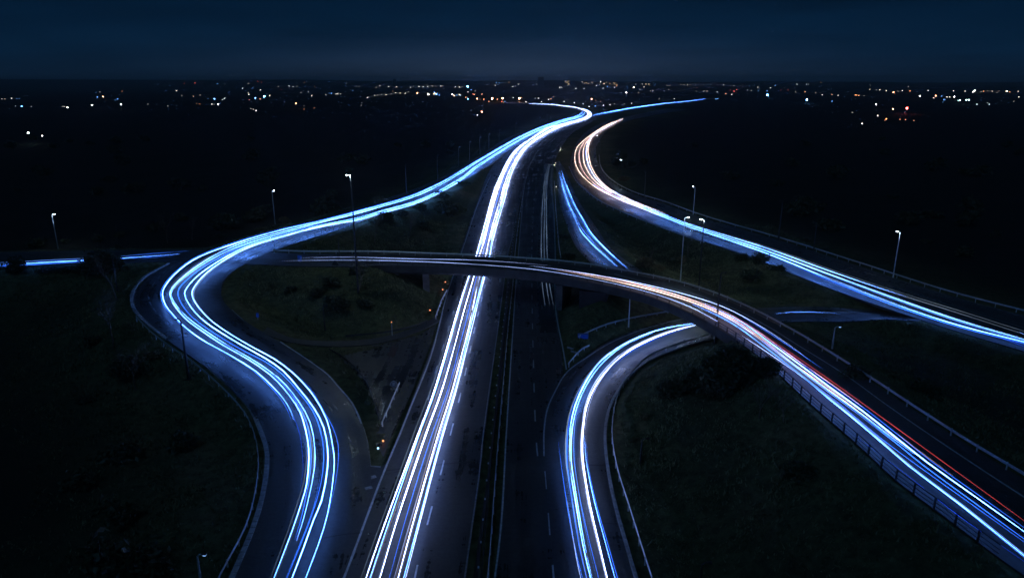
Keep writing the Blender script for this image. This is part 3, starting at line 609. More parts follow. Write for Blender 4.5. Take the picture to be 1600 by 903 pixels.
# right loop
GR = 'light streaks on the right loop'
for r, col, s, lab, pts in (
 (.20, 'cool', 12, 'thick left light streak of the right loop', [(1097,504),(1060,509),(1025,517),(987,532),(950,555),(925,582),(905,617),(894,650),(889.5,687),(889.5,722),(892,740),(900,790),(910,850),(922,903),(929,930)]),
 (.10, 'cool', 11, 'light streak hugging the thick left one of the right loop', [(1020,519.5),(985,533.5),(953,555),(928,582),(909,616),(898,650),(893,687),(893,720),(897,750),(905,800),(914,850),(926,903)]),
 (.20, 'white', 12, 'thick middle light streak of the right loop', [(1090,507),(1060,514),(1025,526),(980,549),(950,576),(930,604),(917,635),(911,675),(910,705),(912.5,732),(922,787),(935,841),(950,903),(957,930)]),
 (.07, 'cool', 10, 'thin right light streak of the right loop', [(914,680),(915,705),(918,730),(930,787),(943,835),(962,903),(970,930)]),
 (.06, 'blue', 8, 'thin blue light streak right of the thick middle one on the right loop', [(916.5,690),(919,725),(933,790),(946,835),(965.5,903),(973,930)]),
 (.05, 'blue', 7, 'thin blue light streak left of the thick left one on the right loop', [(873,690),(876,715),(886,785),(899,856),(911,903),(918,930)]),
 (.05, 'lilac', 8, 'thin pale light streak at the far left of the lower right loop', [(886,775),(893,820),(901,870),(908,903),(914,930)]),
 (.045, 'blue', 5, 'thin blue light streak between the two thick ones on the right loop', [(897,695),(900,735),(907,780),(920,840),(936,903),(942,930)]),
 (.12, 'deep', 6, 'deep blue light streak inside the upper bend of the right loop', [(1085,510),(1025,530),(985,550),(957,575)])):
    trail('RL', pts, r, col, s, lab, GR)
trail('RL', [(1209,490.3),(1237,488),(1275,487.8),(1314,490.5)], .09, 'cool', 9, 'short blue light streak on the loop road beyond the overpass', GR)
# right road
RA = [(974,185),(949,195),(922,212),(903,229),(898,245),(901,260),(910,275),(934,295),(965,311),(990,321),(1030,337)]
RB_ = [(974,186),(953,196),(928,211),(919,231),(921,250),(926,265),(938,283),(956,298),(976,308),(994,316),(1040,334)]
RT = [[(948,293),(972,306),(1000,319),(1075,350),(1105,359.5),(1150,373),(1200,388.5),(1300,424.5),(1400,458.5),(1500,490),(1600,522),(1680,547)],
      [(940,294),(970,308.5),(1000,321.5),(1075,352),(1105,361.5),(1150,376),(1200,392.5),(1300,430),(1400,466.5),(1500,501),(1600,530.5),(1680,554)],
      [(925,288),(955,305),(1000,324),(1075,354.5),(1105,364),(1150,379),(1200,396.5),(1300,437),(1400,476),(1500,509),(1600,534.5),(1680,556)]]
GRR = 'light streaks on the right road'
for f, r, col, s, lab in ((0, .13, 'peach', 9, 'leftmost peach light streak on the far bend of the right road'), (.3, .10, 'pink', 8, 'second pinkish light streak on the far bend of the right road'),
                          (.6, .12, 'peach', 10, 'third peach light streak on the far bend of the right road'), (.85, .11, 'white', 10, 'fourth whitish light streak on the far bend of the right road'), (1.0, .13, 'peach', 10, 'rightmost peach light streak on the far bend of the right road')):
    trail('RR', mix(RA, RB_, f), r, col, s, lab, GRR, r_far=.28)
for pts, r, col, s, lab in ((RT[0], .10, 'cool', 11, 'upper blue white light streak along the right road'), (RT[1], .11, 'cool', 11, 'middle blue white light streak along the right road'), (RT[2], .16, 'cool', 12, 'lower and thickest blue white light streak along the right road')):
    trail('RR', pts, r, col, s, lab, GRR)
trail('RR', [(1225,409),(1290,437),(1360,464),(1440,491),(1530,516),(1600,541),(1680,565)], .06, 'deep', 9, 'thin deep blue light streak at the near edge of the right road', GRR, h=.3)

# ------------------------------------------------------------------ the bridge
bridge = empty('overpass_bridge', tuple(OVC[(SPANS[0][0] + SPANS[0][1]) // 2]), 'dark concrete bridge carrying the overpass across the motorway', 'bridge')
bl = Vector(bridge.location)
def sweep(name, key, i0, i1, off_side, prof, mat, parent, base):
    """sweep a closed cross profile (lateral outward, up) along the road edge"""
    r = ROADS[key]; V = []; Fc = []; n = len(prof)
    for i in range(i0, i1 + 1):
        e = r[off_side][i]; o = r['L'][i] if off_side == 'R' else r['R'][i]; d = e - o; d[2] = 0; d /= np.linalg.norm(d)
        for a, b in prof: V.append(e + d * a + [0, 0, b] - np.array(base))
    m = i1 - i0 + 1
    for i in range(m - 1):
        for j in range(n): Fc.append((i * n + j, i * n + (j + 1) % n, (i + 1) * n + (j + 1) % n, (i + 1) * n + j))
    Fc.append(tuple(range(n))); Fc.append(tuple((m - 1) * n + j for j in reversed(range(n))))
    return link(name, mesh(name, V, Fc, mat), parent)
B0, B1 = ov_at(565), ov_at(1190)
wid = 2 * ROADS['OV']['hw'][(B0 + B1) // 2]
# deck slab between the edge beams, cut to half panels on either side of the centre line
Vd, Fd = [], []
for i in range(B0, B1 + 1):
    L_, R_ = ROADS['OV']['L'][i], ROADS['OV']['R'][i]
    for f, zz in ((0.0, -0.53), (1.0, -0.53), (0.96, -1.25), (0.86, -1.9), (0.14, -1.9), (0.04, -1.25)): Vd.append(L_ * (1 - f) + R_ * f + np.array([0, 0, zz]) - np.array(bl))
m = B1 - B0 + 1
for i in range(m - 1):
    for j in range(6): Fd.append((i * 6 + j, i * 6 + (j + 1) % 6, (i + 1) * 6 + (j + 1) % 6, (i + 1) * 6 + j))
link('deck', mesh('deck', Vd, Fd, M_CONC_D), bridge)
# edge beam panels: single precast pieces with open joints
def panels(side, name):
    i = B0; k = 0
    while i < B1:
        j = min(i + 3, B1)
        P0, P1 = ROADS['OV'][side][i].copy(), ROADS['OV'][side][j].copy(); o0 = ROADS['OV']['L' if side == 'R' else 'R'][i]
        out = P0 - o0; out[2] = 0; out /= np.linalg.norm(out); t = P1 - P0; ln = np.linalg.norm(t); t /= ln
        a, b = P0 + t * 0.03, P1 - t * 0.03; mb = MB(); q = []
        for p in (a, b):
            q.append([p + out * x + np.array([0, 0, z]) - np.array(bl) for x, z in ((-0.12, 0.22), (0.30, 0.22), (0.30, -1.15), (0.16, -1.25), (0.0, -0.55), (-0.12, -0.5))])
        n = len(mb.V); mb.V += [tuple(v) for v in q[0] + q[1]]
        for s in range(6): mb.F.append((n + s, n + (s + 1) % 6, n + 6 + (s + 1) % 6, n + 6 + s)); mb.M.append(0)
        mb.F += [(n, n + 1, n + 2, n + 3, n + 4, n + 5), (n + 11, n + 10, n + 9, n + 8, n + 7, n + 6)]; mb.M += [0, 0]
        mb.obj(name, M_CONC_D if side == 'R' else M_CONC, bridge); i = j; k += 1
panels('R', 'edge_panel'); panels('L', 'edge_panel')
def wall_across(i, thick, lo, hi, f0, f1, name, mat):
    """a wall or pier standing under the deck, square to the road"""
    a = ROADS['OV']['L'][i] * (1 - f0) + ROADS['OV']['R'][i] * f0; b = ROADS['OV']['L'][i] * (1 - f1) + ROADS['OV']['R'][i] * f1
    c = (a + b) / 2; v = b - a; mb = MB(); mb.box((c[0] - bl[0], c[1] - bl[1], (lo + hi) / 2 - bl[2]), (np.linalg.norm(v[:2]), thick, hi - lo), 0, math.atan2(v[1], v[0]))
    return mb.obj(name, mat, bridge)
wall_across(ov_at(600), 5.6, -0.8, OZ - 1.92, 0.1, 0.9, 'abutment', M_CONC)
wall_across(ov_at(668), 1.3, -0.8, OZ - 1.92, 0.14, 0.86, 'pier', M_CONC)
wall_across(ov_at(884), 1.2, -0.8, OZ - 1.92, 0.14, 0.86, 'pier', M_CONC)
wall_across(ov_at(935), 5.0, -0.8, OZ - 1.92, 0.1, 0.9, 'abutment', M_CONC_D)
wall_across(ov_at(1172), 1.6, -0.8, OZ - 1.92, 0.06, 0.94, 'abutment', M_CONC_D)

# ------------------------------------------------------------------ safety barriers
postmesh = {}
def rail_line(name, P, label, cat, group=None, h=0.75, rails=((0.60, 0.30),), gap=3.2, mat=None, postw=0.09, th=0.06, parent_posts=True, base_off=0.0):
    """barrier along world points: every post a part, each rail a part"""
    mat = mat or M_STEEL; P = np.asarray(P); c = P[len(P) // 2]
    root = empty(name, tuple(c), label, cat, group); base = np.array(c)
    d = np.concatenate([[0], np.cumsum(np.linalg.norm(np.diff(P, axis=0), axis=1))])
    T = np.gradient(P, axis=0); T /= np.linalg.norm(T, axis=1)[:, None] + 1e-9
    N = np.stack([-T[:, 1], T[:, 0], 0 * T[:, 0]], 1)
    for zc, hh in rails:
        V = []; Fc = []
        w = hh / 2; prof = [(th * .5, -w), (-th * .2, -w * .55), (th * .5, -w * .1), (th * .5, w * .1), (-th * .2, w * .55), (th * .5, w), (th, w), (th, -w)] if hh > 0.2 else [(-th / 2, -w), (th / 2, -w), (th / 2, w), (-th / 2, w)]
        n = len(prof)
        for i in range(len(P)):
            for a, b in prof: V.append(P[i] + N[i] * a + [0, 0, zc + b] - base)
        for i in range(len(P) - 1):
            for j in range(n): Fc.append((i * n + j, i * n + (j + 1) % n, (i + 1) * n + (j + 1) % n, (i + 1) * n + j))
        link('rail', mesh('rail', V, Fc, mat), root)
    key = (h, postw, mat.name)
    if key not in postmesh:
        mb = MB(); mb.box((0, 0, h / 2 - 0.15), (postw, postw * 1.4, h + 0.3)); postmesh[key] = mb.mesh('post', mat)
    t = 0.3
    while t < d[-1]:
        p = np.array([np.interp(t, d, P[:, k]) for k in range(3)]); tt = np.array([np.interp(t, d, T[:, k]) for k in range(3)])
        o = link('post', postmesh[key], root, tuple(p - base)); o.rotation_euler = (0, 0, math.atan2(tt[1], tt[0]))
        g = gap * (1 if p[1] < 190 else 2.0); t += g
    return root
def edge_pts(key, side, i0, i1, off):
    r = ROADS[key]; out = []
    for i in range(i0, i1 + 1):
        e = r[side][i]; o = r['L' if side == 'R' else 'R'][i]; d = e - o; d[2] = 0; d /= np.linalg.norm(d); out.append(e + d * off)
    return np.array(out)
GB = 'metal safety barriers along the roads'
o0, o1 = ov_at(425), len(OVC) - 4
rail_line('guard_rail', edge_pts('OV', 'L', o0, o1, -0.25), 'long grey guard rail along the far side of the overpass', 'guard rail', GB, h=0.85, gap=3.4)
n0, n1 = ov_at(520), min(range(len(OVC)), key=lambda i: abs(proj(ROADS['OV']['R'][i])[0] - 1120) + (0 if proj(ROADS['OV']['R'][i])[1] > 480 else 999))
rail_line('bridge_parapet', edge_pts('OV', 'R', n0, n1, 0.08) + [0, 0, 0.2], 'low steel parapet along the near side of the bridge', 'parapet', GB, h=0.55, rails=((0.5, 0.09),), gap=3.0, mat=M_DARKSTEEL)
rail_line('bridge_parapet', edge_pts('OV', 'R', n1, o1, 0.05), 'black post and rail parapet along the near side of the overpass ramp', 'parapet', GB, h=1.15, rails=((1.1, 0.09), (0.7, 0.06), (0.35, 0.06)), gap=2.3, mat=M_DARKSTEEL, postw=0.11)
def world_line(pts, z=None, key=None, h=0.0, st=2.0):
    Q = []
    for x, y in pts:
        if key: Q.append(on_road(key, x, y, h))
        else:
            p = on_ground(x, y) if z is None else un(x, y, z); Q.append(p)
    return crspline(np.array(Q), lambda p: st if p[1] < 220 else 2 * st)
rail_line('guard_rail', world_line([(213,500),(232,520),(262,544),(300,570),(330,595),(358,622),(382,650),(398,685),(404,720),(400,770),(384,830),(345,905),(335,930)], key='LL', h=-0.1), 'guard rail around the outside of the left loop', 'guard rail', GB, gap=3.0)
rail_line('bridge_parapet', world_line([(428,388),(455,378),(500,366),(545,353),(590,338),(625,326)], key='LL', h=0.0), 'grey railing on the near edge of the left road above the island', 'parapet', GB, h=1.0, rails=((0.95, 0.12), (0.5, 0.1)), gap=2.6)
rail_line('guard_rail', world_line([(1112,526),(1050,545),(1012,562),(988,586),(969,612),(959,645),(956,675),(957,700),(965,742),(983,800),(1015,903),(1028,940)], key='RL', h=0.0), 'guard rail around the inside of the right loop', 'guard rail', GB, gap=2.8)
rail_line('guard_rail', world_line([(936,244),(940,265),(958,285),(990,302),(1040,318),(1100,340),(1226,377),(1345,415),(1475,457),(1580,485),(1690,512)], key='RR', h=0.0, st=3), 'long guard rail along the far edge of the right road', 'guard rail', GB, gap=3.6)
rail_line('guard_rail', world_line([(889,262),(902,287),(935,315),(982,338),(1052,366),(1100,382)], key='RR', h=-0.1, st=3), 'guard rail along the near edge of the right road bend', 'guard rail', GB, gap=3.6)
rail_line('guard_rail', world_line([(866,285),(868,320),(871,360),(873,384),(877,410),(884,450),(893,500)], z=-0.1), 'guard rail on the right edge of the motorway beyond the bridge', 'guard rail', GB, gap=3.0)
rail_line('guard_rail', world_line([(904,531),(925,521),(950,511),(990,501),(1045,491)]), 'blue lit guard rail on the grass above the right loop', 'guard rail', GB, gap=2.6)
rail_line('guard_rail', world_line([(597,668),(609,640),(625,604)], z=-0.05), 'short straight guard rail in the paved wedge', 'guard rail', GB, gap=2.6)
rail_line('guard_rail', world_line([(592,657),(585,632),(573,602),(556,580),(535,562),(515,551)], z=-0.05), 'curved dark guard rail beside the paved wedge', 'guard rail', GB, gap=2.6, mat=M_DARKSTEEL)
rail_line('guard_rail', world_line([(681,500),(686,485),(692,470),(699,457)], z=-0.05), 'short guard rail left of the motorway under the bridge', 'guard rail', GB, gap=2.4)
rail_line('guard_rail', world_line([(668,506),(640,516),(600,524),(540,530)], z=-0.05), 'low guard rail on the island side of the access track', 'guard rail', GB, gap=2.6, mat=M_DARKSTEEL)
rail_line('guard_rail', world_line([(888,574),(898,562),(910,550),(921,545)], z=-0.05), 'short bright guard rail at the nose of the right loop', 'guard rail', GB, gap=2.4)
# central reserve: two rails back to back on short posts with reflectors
cl = world_line([(752,945),(757,903),(772,720),(783,600),(792,505),(799,445),(804,384),(815,310),(826,262),(840,236)], z=-0.05)
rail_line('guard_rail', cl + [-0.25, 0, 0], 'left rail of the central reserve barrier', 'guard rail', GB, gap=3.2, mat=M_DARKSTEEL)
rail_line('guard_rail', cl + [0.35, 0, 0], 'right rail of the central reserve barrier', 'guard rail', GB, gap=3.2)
dm = MB(); dm.box((0, 0, 0.03), (0.12, 0.14, 0.05)); dm.box((0, -0.08, 0.05), (0.10, 0.02, 0.04)); RME = dm.mesh('road_stud', M_REFL)
d_ = np.concatenate([[0], np.cumsum(np.linalg.norm(np.diff(cl, axis=0), axis=1))])
studroot = empty('reserve_studs', tuple(cl[4]), 'row of small white reflectors standing in the central reserve', 'reflector')
for t in np.arange(1, min(d_[-1], 170), 3.6):
    p = np.array([np.interp(t, d_, cl[:, k]) for k in range(3)]); o = link('reflector', RME, studroot, tuple(p + [-0.62, 0, 0.12] - np.array(cl[4]))); o.scale = (1.3, 1.3, 2.2)

# ------------------------------------------------------------------ street lamps
LM = {}
def lamp(top, base, lit, side, label, group='street lamps along the roads', arm=0.4, zb=None, double=False):
    b = on_ground(*base) if zb is None else un(base[0], base[1], zb)
    # height from the photo: the level at which the column above the base reaches the top row
    lo, hi = b[2], b[2] + 60
    for _ in range(40):
        mid = (lo + hi) / 2
        if proj((b[0], b[1], mid))[1] > top[1]: lo = mid
        else: hi = mid
    H = min(max(lo - b[2], 2.5), 30)
    lean = (un(top[0], top[1], 0) if False else None)
    root = empty('street_lamp', tuple(b), label, 'street lamp', group)
    far = b[1] > 260
    wdt = (0.11 if H < 14 else 0.17) if (lit or far or H < 8) else 0.19
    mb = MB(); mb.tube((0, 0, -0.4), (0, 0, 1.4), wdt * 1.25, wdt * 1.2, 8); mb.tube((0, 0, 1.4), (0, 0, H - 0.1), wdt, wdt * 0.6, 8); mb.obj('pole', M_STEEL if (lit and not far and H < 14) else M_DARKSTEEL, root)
    if not far: m2 = MB(); m2.box((0, 0, 0.05), (wdt * 4, wdt * 4, 0.12)); m2.obj('base_plate', M_DARKSTEEL, root)
    for sg in ((side, -side) if double else (side,)):
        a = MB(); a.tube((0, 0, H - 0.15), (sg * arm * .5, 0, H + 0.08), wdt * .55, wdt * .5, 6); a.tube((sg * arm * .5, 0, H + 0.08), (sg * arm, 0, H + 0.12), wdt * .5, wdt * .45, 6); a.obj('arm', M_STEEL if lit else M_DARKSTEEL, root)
        hd_ = MB(); x0, x1 = sg * arm * .95, sg * (arm + 0.42)
        hd_.V += [(x0, -.10, H + .06), (x0, .10, H + .06), (x1, .15, H + .08), (x1, -.15, H + .08), (x0, -.07, H + .19), (x0, .07, H + .19), (x1, .09, H + .2), (x1, -.09, H + .2)]
        hd_.F += [(0, 1, 2, 3), (7, 6, 5, 4), (0, 4, 5, 1), (1, 5, 6, 2), (2, 6, 7, 3), (3, 7, 4, 0)]; hd_.M += [0] * 6
        hdo = hd_.obj('lamp_head', M_DARKSTEEL, root)
        ln = MB(); cx = sg * (arm + .25); ln.V += [(cx - .16, -.10, H + .055), (cx + .16, -.11, H + .06), (cx + .16, .11, H + .06), (cx - .16, .10, H + .055)] 
        k = len(ln.V); ln.V += [(cx - .11, -.07, H - .03), (cx + .11, -.08, H - .03), (cx + .11, .08, H - .03), (cx - .11, .07, H - .03)]
        ln.F += [(0, 1, 2, 3), (7, 6, 5, 4), (0, 4, 5, 1), (1, 5, 6, 2), (2, 6, 7, 3), (3, 7, 4, 0)]; ln.M += [0] * 6
        ln.obj('lens', (M_LAMP if lit == 2 else M_LAMP_LOW) if lit else M_BLACK, hdo)
    if lit == 2:
        pl = bpy.data.lights.new('lamp_glow', 'POINT'); pl.energy = 260 if H < 14 else 1700; pl.color = (.62, .82, 1.0); pl.shadow_soft_size = .15
        po = bpy.data.objects.new('lamp_glow', pl); COL.objects.link(po); po.parent = root; po.location = (side * (arm + .25), 0, H - .25)
    return root
for t, b, lit, sd_, lab in (
 ((83,335),(91,389),2,1,'lit street lamp on the verge at the far left edge'),
 ((426,298),(430,351),2,1,'lit street lamp beside the brown bush above the left loop'),
 ((550,274),(560,462),2,-1,'very tall lit mast on the grass island left of the bridge'),
 ((285,500),(295,592),0,-1,'dark unlit street lamp outside the left loop'),
 ((175,404),(184,458),0,1,'thin pale street lamp below the blue streaks at left'),
 ((182,354),(186,388),0,1,'faint unlit street lamp behind the left level road'),
 ((633,258),(635,304),0,1,'unlit street lamp furthest left above the left road'),
 ((683,243),(684,284),0,1,'unlit street lamp second along the left road'),
 ((716,230),(717,262),1,1,'dimly lit street lamp third along the left road'),
 ((733,222),(734,254),1,1,'dimly lit street lamp fourth along the left road'),
 ((749,215),(750,242),1,1,'dimly lit street lamp fifth along the left road'),
 ((763,210),(764,234),1,1,'dimly lit street lamp sixth along the left road'),
 ((780,204),(780,224),0,1,'unlit street lamp seventh along the left road'),
 ((806,193),(806,213),1,1,'dimly lit street lamp eighth along the left road'),
 ((843,184),(843,199),1,1,'dimly lit street lamp ninth along the left road'),
 ((855,180),(855,193),1,1,'dimly lit street lamp tenth along the left road'),
 ((891,171),(891,184),1,1,'dimly lit street lamp closest to the far bend'),
 ((934,212),(934,240),2,-1,'lit street lamp left of a pair by the right road bend'),
 ((936.5,222),(937,250),1,-1,'dim street lamp right of a pair by the right road bend'),
 ((970,250),(971,281),2,-1,'lit street lamp with a bush at its foot by the right road'),
 ((1008,268),(1007,309),0,-1,'unlit street lamp behind the right road bend'),
 ((1084,292),(1083,337),2,-1,'lit street lamp behind the middle of the right road'),
 ((1067,340),(1063,440),2,1,'dim street lamp between the overpass and right road, left of two'),
 ((1098,343),(1092,447),2,-1,'dim street lamp between the overpass and right road, right of two'),
 ((1221,315),(1216,378),0,-1,'unlit street lamp third behind the right road'),
 ((1276,348),(1271,394),0,-1,'unlit street lamp fourth behind the right road'),
 ((1405,362),(1395,436),2,-1,'lit street lamp alone behind the right end of the right road'),
 ((1122,427),(1117,537),0,1,'black unlit street lamp rising from the evergreen bush'),
 ((983,460),(982,512),2,1,'white street lamp on the grass above the right loop'),
 ((1303,511),(1300,546),1,1,'small pale street lamp behind the overpass ramp'),
 ((1002,686),(1001,726),0,1,'small thin street lamp on the mound inside the right loop'),
 ((309,867),(315,915),1,1,'street lamp with blue lit head at the bottom left'),
 ((1095,880),(1093,925),0,1,'street lamp top showing at the bottom edge right of the loop'),
 ((530,371),(531,410),0,1,'short grey street lamp at the left end of the bridge'),
 ((507,478),(508,518),0,1,'faint short street lamp on the grass island')):
    lamp(t, b, lit, sd_, lab)

# ------------------------------------------------------------------ signs and small things
def sign(kind, px, h, label, size, mat, zb=None):
    b = on_ground(*px) if zb is None else un(px[0], px[1], zb); root = empty('road_sign', tuple(b), label, 'road sign')
    p = MB(); p.tube((0, .05, -.3), (0, .05, h + size[1] * .5), .045, .045, 6); p.obj('post', M_STEEL, root)
    f = MB()
    if kind == 'rect': f.box((0, 0, h), (size[0], .05, size[1]))
    elif kind == 'round':
        pts = [(size[0] / 2 * math.cos(t), 0, h + size[0] / 2 * math.sin(t)) for t in np.linspace(0, 2 * math.pi, 25)[:-1]]
        f.tube((0, 0, h), (0, -.05, h), size[0] / 2, size[0] / 2, 24)
    else:
        a = [(-size[0] / 2, 0, h - size[1] / 2), (size[0] / 2, 0, h - size[1] / 2), (0, 0, h + size[1] / 2)]; b2 = [(x, -.05, z) for x, y, z in a]
        f.V += a + b2; f.F += [(0, 1, 2), (5, 4, 3), (0, 3, 4, 1), (1, 4, 5, 2), (2, 5, 3, 0)]; f.M += [0] * 5
    face = f.obj('face', mat, root)
    if kind == 'round':
        g = MB(); g.tube((0, -.052, h), (0, -.07, h), size[0] * .36, size[0] * .36, 24); g.obj('centre_disc', M_BLACK, face)
        g = MB(); g.box((-.1, -.08, h), (.09, .02, .5)); g.box((.12, -.08, h + .2), (.24, .02, .07)); g.box((.12, -.08, h), (.24, .02, .07)); g.box((.12, -.08, h - .2), (.24, .02, .07)); g.obj('digits', M_WHITE, face)
    if kind == 'rect':
        g = MB()
        for x in (-1, 1): g.box((x * (size[0] / 2 - .05), -.03, h), (.05, .02, size[1] - .06))
        for z in (-1, 1): g.box((0, -.034, h + z * (size[1] / 2 - .05)), (size[0] - .06, .02, .05))
        g.obj('border', M_BLUE, face)
    return root
sign('rect', (469,412), 1.1, 'small plain blue sign beside the left end of the bridge', (0.85, 1.2), M_BLUE)
sign('tri', (524,416), 0.75, 'dark triangular sign on the grass at the bridge end', (1.6, 1.3), M_BLACK)
sign('round', (616,612), 1.2, 'round sign with pale rim in the paved wedge', (1.0, 1.0), M_KERB)
sign('rect', (403,500), 0.9, 'tiny blue sign on the inner kerb of the left loop', (0.4, 0.8), M_BLUE)
sign('rect', (1198,563), 0.0, 'small plate on the overpass parapet', (0.3, 0.2), M_BLUE) if False else None
# blue crash cushion at the end of the rail
b = on_ground(909, 529); cc = empty('crash_cushion', tuple(b), 'blue crash cushion at the end of the grass guard rail', 'crash cushion')
m_ = MB(); m_.box((.2, 0, .45), (1.7, .7, .75)); m_.obj('body', M_BLUE, cc)
m_ = MB()
for k in range(5): m_.box((-.5 + .34 * k, -.36, .45), (.06, .05, .8))
m_.obj('ribs', M_BLUE, cc)
# chevron boards
for i, (x, y, dx) in enumerate(((891,547,-.25), (897,553,.35))):
    b = on_ground(x, y); r_ = empty('chevron_board', tuple(b), ('pale chevron board', 'lower pale chevron board')[i] + ' lying at the nose of the right loop', 'chevron board', 'chevron boards')
    m_ = MB(); m_.box((0, 0, .35), (1.3, .06, .28), 0, -0.7); m_.obj('board', M_LINE_DIM, r_)
    m_ = MB(); m_.box((0, .1, .15), (.08, .08, .5)); m_.obj('stand', M_DARKSTEEL, r_)
def marker(px, h, mat, label, name='marker_post', cat='marker post', lens=None, zb=None):
    b = on_ground(*px) if zb is None else un(px[0], px[1], zb); r_ = empty(name, tuple(b), label, cat)
    m_ = MB(); m_.tube((0, 0, -.2), (0, 0, h), .06, .05, 8); m_.obj('post', mat, r_)
    if lens:
        m_ = MB(); m_.tube((0, 0, h), (0, 0, h + .09), .10, .12, 10); m_.tube((0, 0, h + .09), (0, 0, h + .19), .12, .04, 10); m_.obj('lens', lens, r_)
    else:
        m_ = MB(); m_.box((0, -.06, h - .15), (.13, .03, .18)); m_.obj('reflector', M_REFL, r_)
marker((593,414.5), 0.9, M_WHITE, 'white marker post on the bridge edge near its left pier')
marker((696,446), 0.7, M_DARKSTEEL, 'upper orange warning lamp under the bridge beside the motorway', 'warning_lamp', 'warning lamp', M_ORANGE)
marker((692,458), 0.7, M_DARKSTEEL, 'lower orange warning lamp under the bridge beside the motorway', 'warning_lamp', 'warning lamp', M_ORANGE)
marker((672,490), 0.6, M_DARKSTEEL, 'orange warning lamp on the grass slope by the track', 'warning_lamp', 'warning lamp', M_ORANGE)
marker((613,527), 2.7, M_STEEL, 'thin post with dull orange top beside the access track', 'warning_lamp', 'warning lamp', emit('dull_orange_lens', (1, .35, .12), 1.5))
marker((599,694), 0.4, M_DARKSTEEL, 'orange light at the tip of the paved wedge', 'warning_lamp', 'warning lamp', M_ORANGE)
marker((591,705), 0.35, M_DARKSTEEL, 'pale blue light at the tip of the paved wedge', 'warning_lamp', 'warning lamp', emit('pale_blue_lens', (.4, .75, 1), 2.5))
WM = emit('white_marker_lens', (1, .9, .8), 9)
def white_marker(px, h, w, label):
    marker(px, h, M_DARKSTEEL, label, 'warning_lamp', 'warning lamp', WM)
    b = on_ground(*px); pl = bpy.data.lights.new('marker_glow', 'POINT'); pl.energy = w; pl.color = (.85, .92, 1.0); pl.shadow_soft_size = .12
    po = bpy.data.objects.new('marker_glow', pl); COL.objects.link(po); po.location = (b[0] - .35, b[1] - .35, b[2] + h + .3)
white_marker((869,296), 1.0, 220, 'white marker light between the motorway and climbing slip road')
white_marker((868,258), 1.0, 260, 'added white light at the nose where the slip road leaves the motorway')  # lamp added to streak the wet carriageway with light
white_marker((876,234), 1.0, 320, 'farthest added white light on the motorway edge before the bend')  # another added lamp, brightening the wet road towards the bend

# ------------------------------------------------------------------ vegetation
def leaf_cards(n, rx, ry, rz, size, seed, lumps=7, shell=0.55):
    """leaf sized faces spread through several overlapping lumps, ragged outside"""
    r = random.Random(seed); L = []
    for _ in range(lumps):
        a = r.uniform(0, 2 * math.pi); q = r.uniform(0.1, 0.62); L.append((math.cos(a) * q * rx, math.sin(a) * q * ry, r.uniform(0.25, 0.78) * rz * 2 * .62, r.uniform(.32, .55)))
    L.append((0, 0, rz * .8, .62)); V = []; Fc = []
    for _ in range(n):
        c = r.choice(L); d = Vector((r.gauss(0, 1), r.gauss(0, 1), r.gauss(0, 1))); d.normalize(); k = (shell + (1 - shell) * r.random()) * (1.0 if r.random() < .85 else r.uniform(1.0, 1.35))
        p = Vector((c[0] + d.x * k * c[3] * rx, c[1] + d.y * k * c[3] * ry, max(.02, c[2] + d.z * k * c[3] * rz * 1.05)))
        u = Vector((r.gauss(0, 1), r.gauss(0, 1), r.gauss(0, .7))); u.normalize(); w = u.cross(Vector((r.gauss(0, 1), r.gauss(0, 1), r.gauss(0, 1)))); w.normalize()
        s = size * r.uniform(.6, 1.5); a = len(V)
        V += [tuple(p - u * s), tuple(p + w * s * .45), tuple(p + u * s), tuple(p - w * s * .45)]; Fc.append((a, a + 1, a + 2, a + 3))
    return V, Fc
def bush(px, h, w, label, mat=None, n=900, seed=0, size=None, twigs=6, group='bushes beside the roads', loc=None, cat='bush'):
    b = on_ground(*px) if loc is None else np.array(loc); r = random.Random(seed)
    root = empty('bush', tuple(b - [0, 0, .1]), label, cat, group)
    V, Fc = leaf_cards(n, w / 2, w / 2 * .85, h / 2, size or .16 + .02 * h, seed)
    link('foliage', mesh('foliage', V, Fc, mat or M_LEAF), root)
    t = MB()
    for i in range(twigs):
        a = r.uniform(0, 6.28); e = (math.cos(a) * w * .33 * r.random(), math.sin(a) * w * .3 * r.random(), h * r.uniform(.6, .95)); t.tube((r.uniform(-.15, .15), r.uniform(-.15, .15), -.2), e, .05 + .006 * h, .015, 5)
    t.obj('stem', M_BARK, root); return root
def bare_tree(px, h, label, seed, spread=.55, group='leafless trees', mat=None, haze_leaf=0, loc=None):
    b = on_ground(*px) if loc is None else np.array(loc); r = random.Random(seed); root = empty('bare_tree', tuple(b), label, 'tree', group)
    tr, cr_ = MB(), MB()
    def grow(p, d, ln, rad, lev, mb):
        segs = 3 if lev < 2 else 2
        for s in range(segs):
            d2 = (d + Vector((r.gauss(0, .13), r.gauss(0, .13), r.gauss(0.04, .08)))).normalized(); q = p + d2 * (ln / segs); r2 = rad * .8
            mb.tube(p, q, rad, r2, 6 if lev == 0 else (5 if lev == 1 else 3), cap=False)
            if lev < 4:
                for _ in range(2 if lev < 3 else r.choice((1, 2))):
                    if lev == 0 and s == 0: continue
                    a = r.uniform(0, 6.28); o = Vector((math.cos(a), math.sin(a), 0)); nd = (d2 * (1 - spread * .5) + o * spread + Vector((0, 0, .25))).normalized()
                    grow(q, nd, ln * r.uniform(.5, .72), max(r2 * .6, .008), lev + 1, cr_)
            p, d, rad = q, d2, r2
    grow(Vector((0, 0, -.2)), Vector((r.gauss(0, .05), r.gauss(0, .05), 1)), h * .55, h * .021, 0, tr)
    tr.obj('trunk', mat or M_BARK, root); cr_.obj('crown', mat or M_BARK, root)
    return root
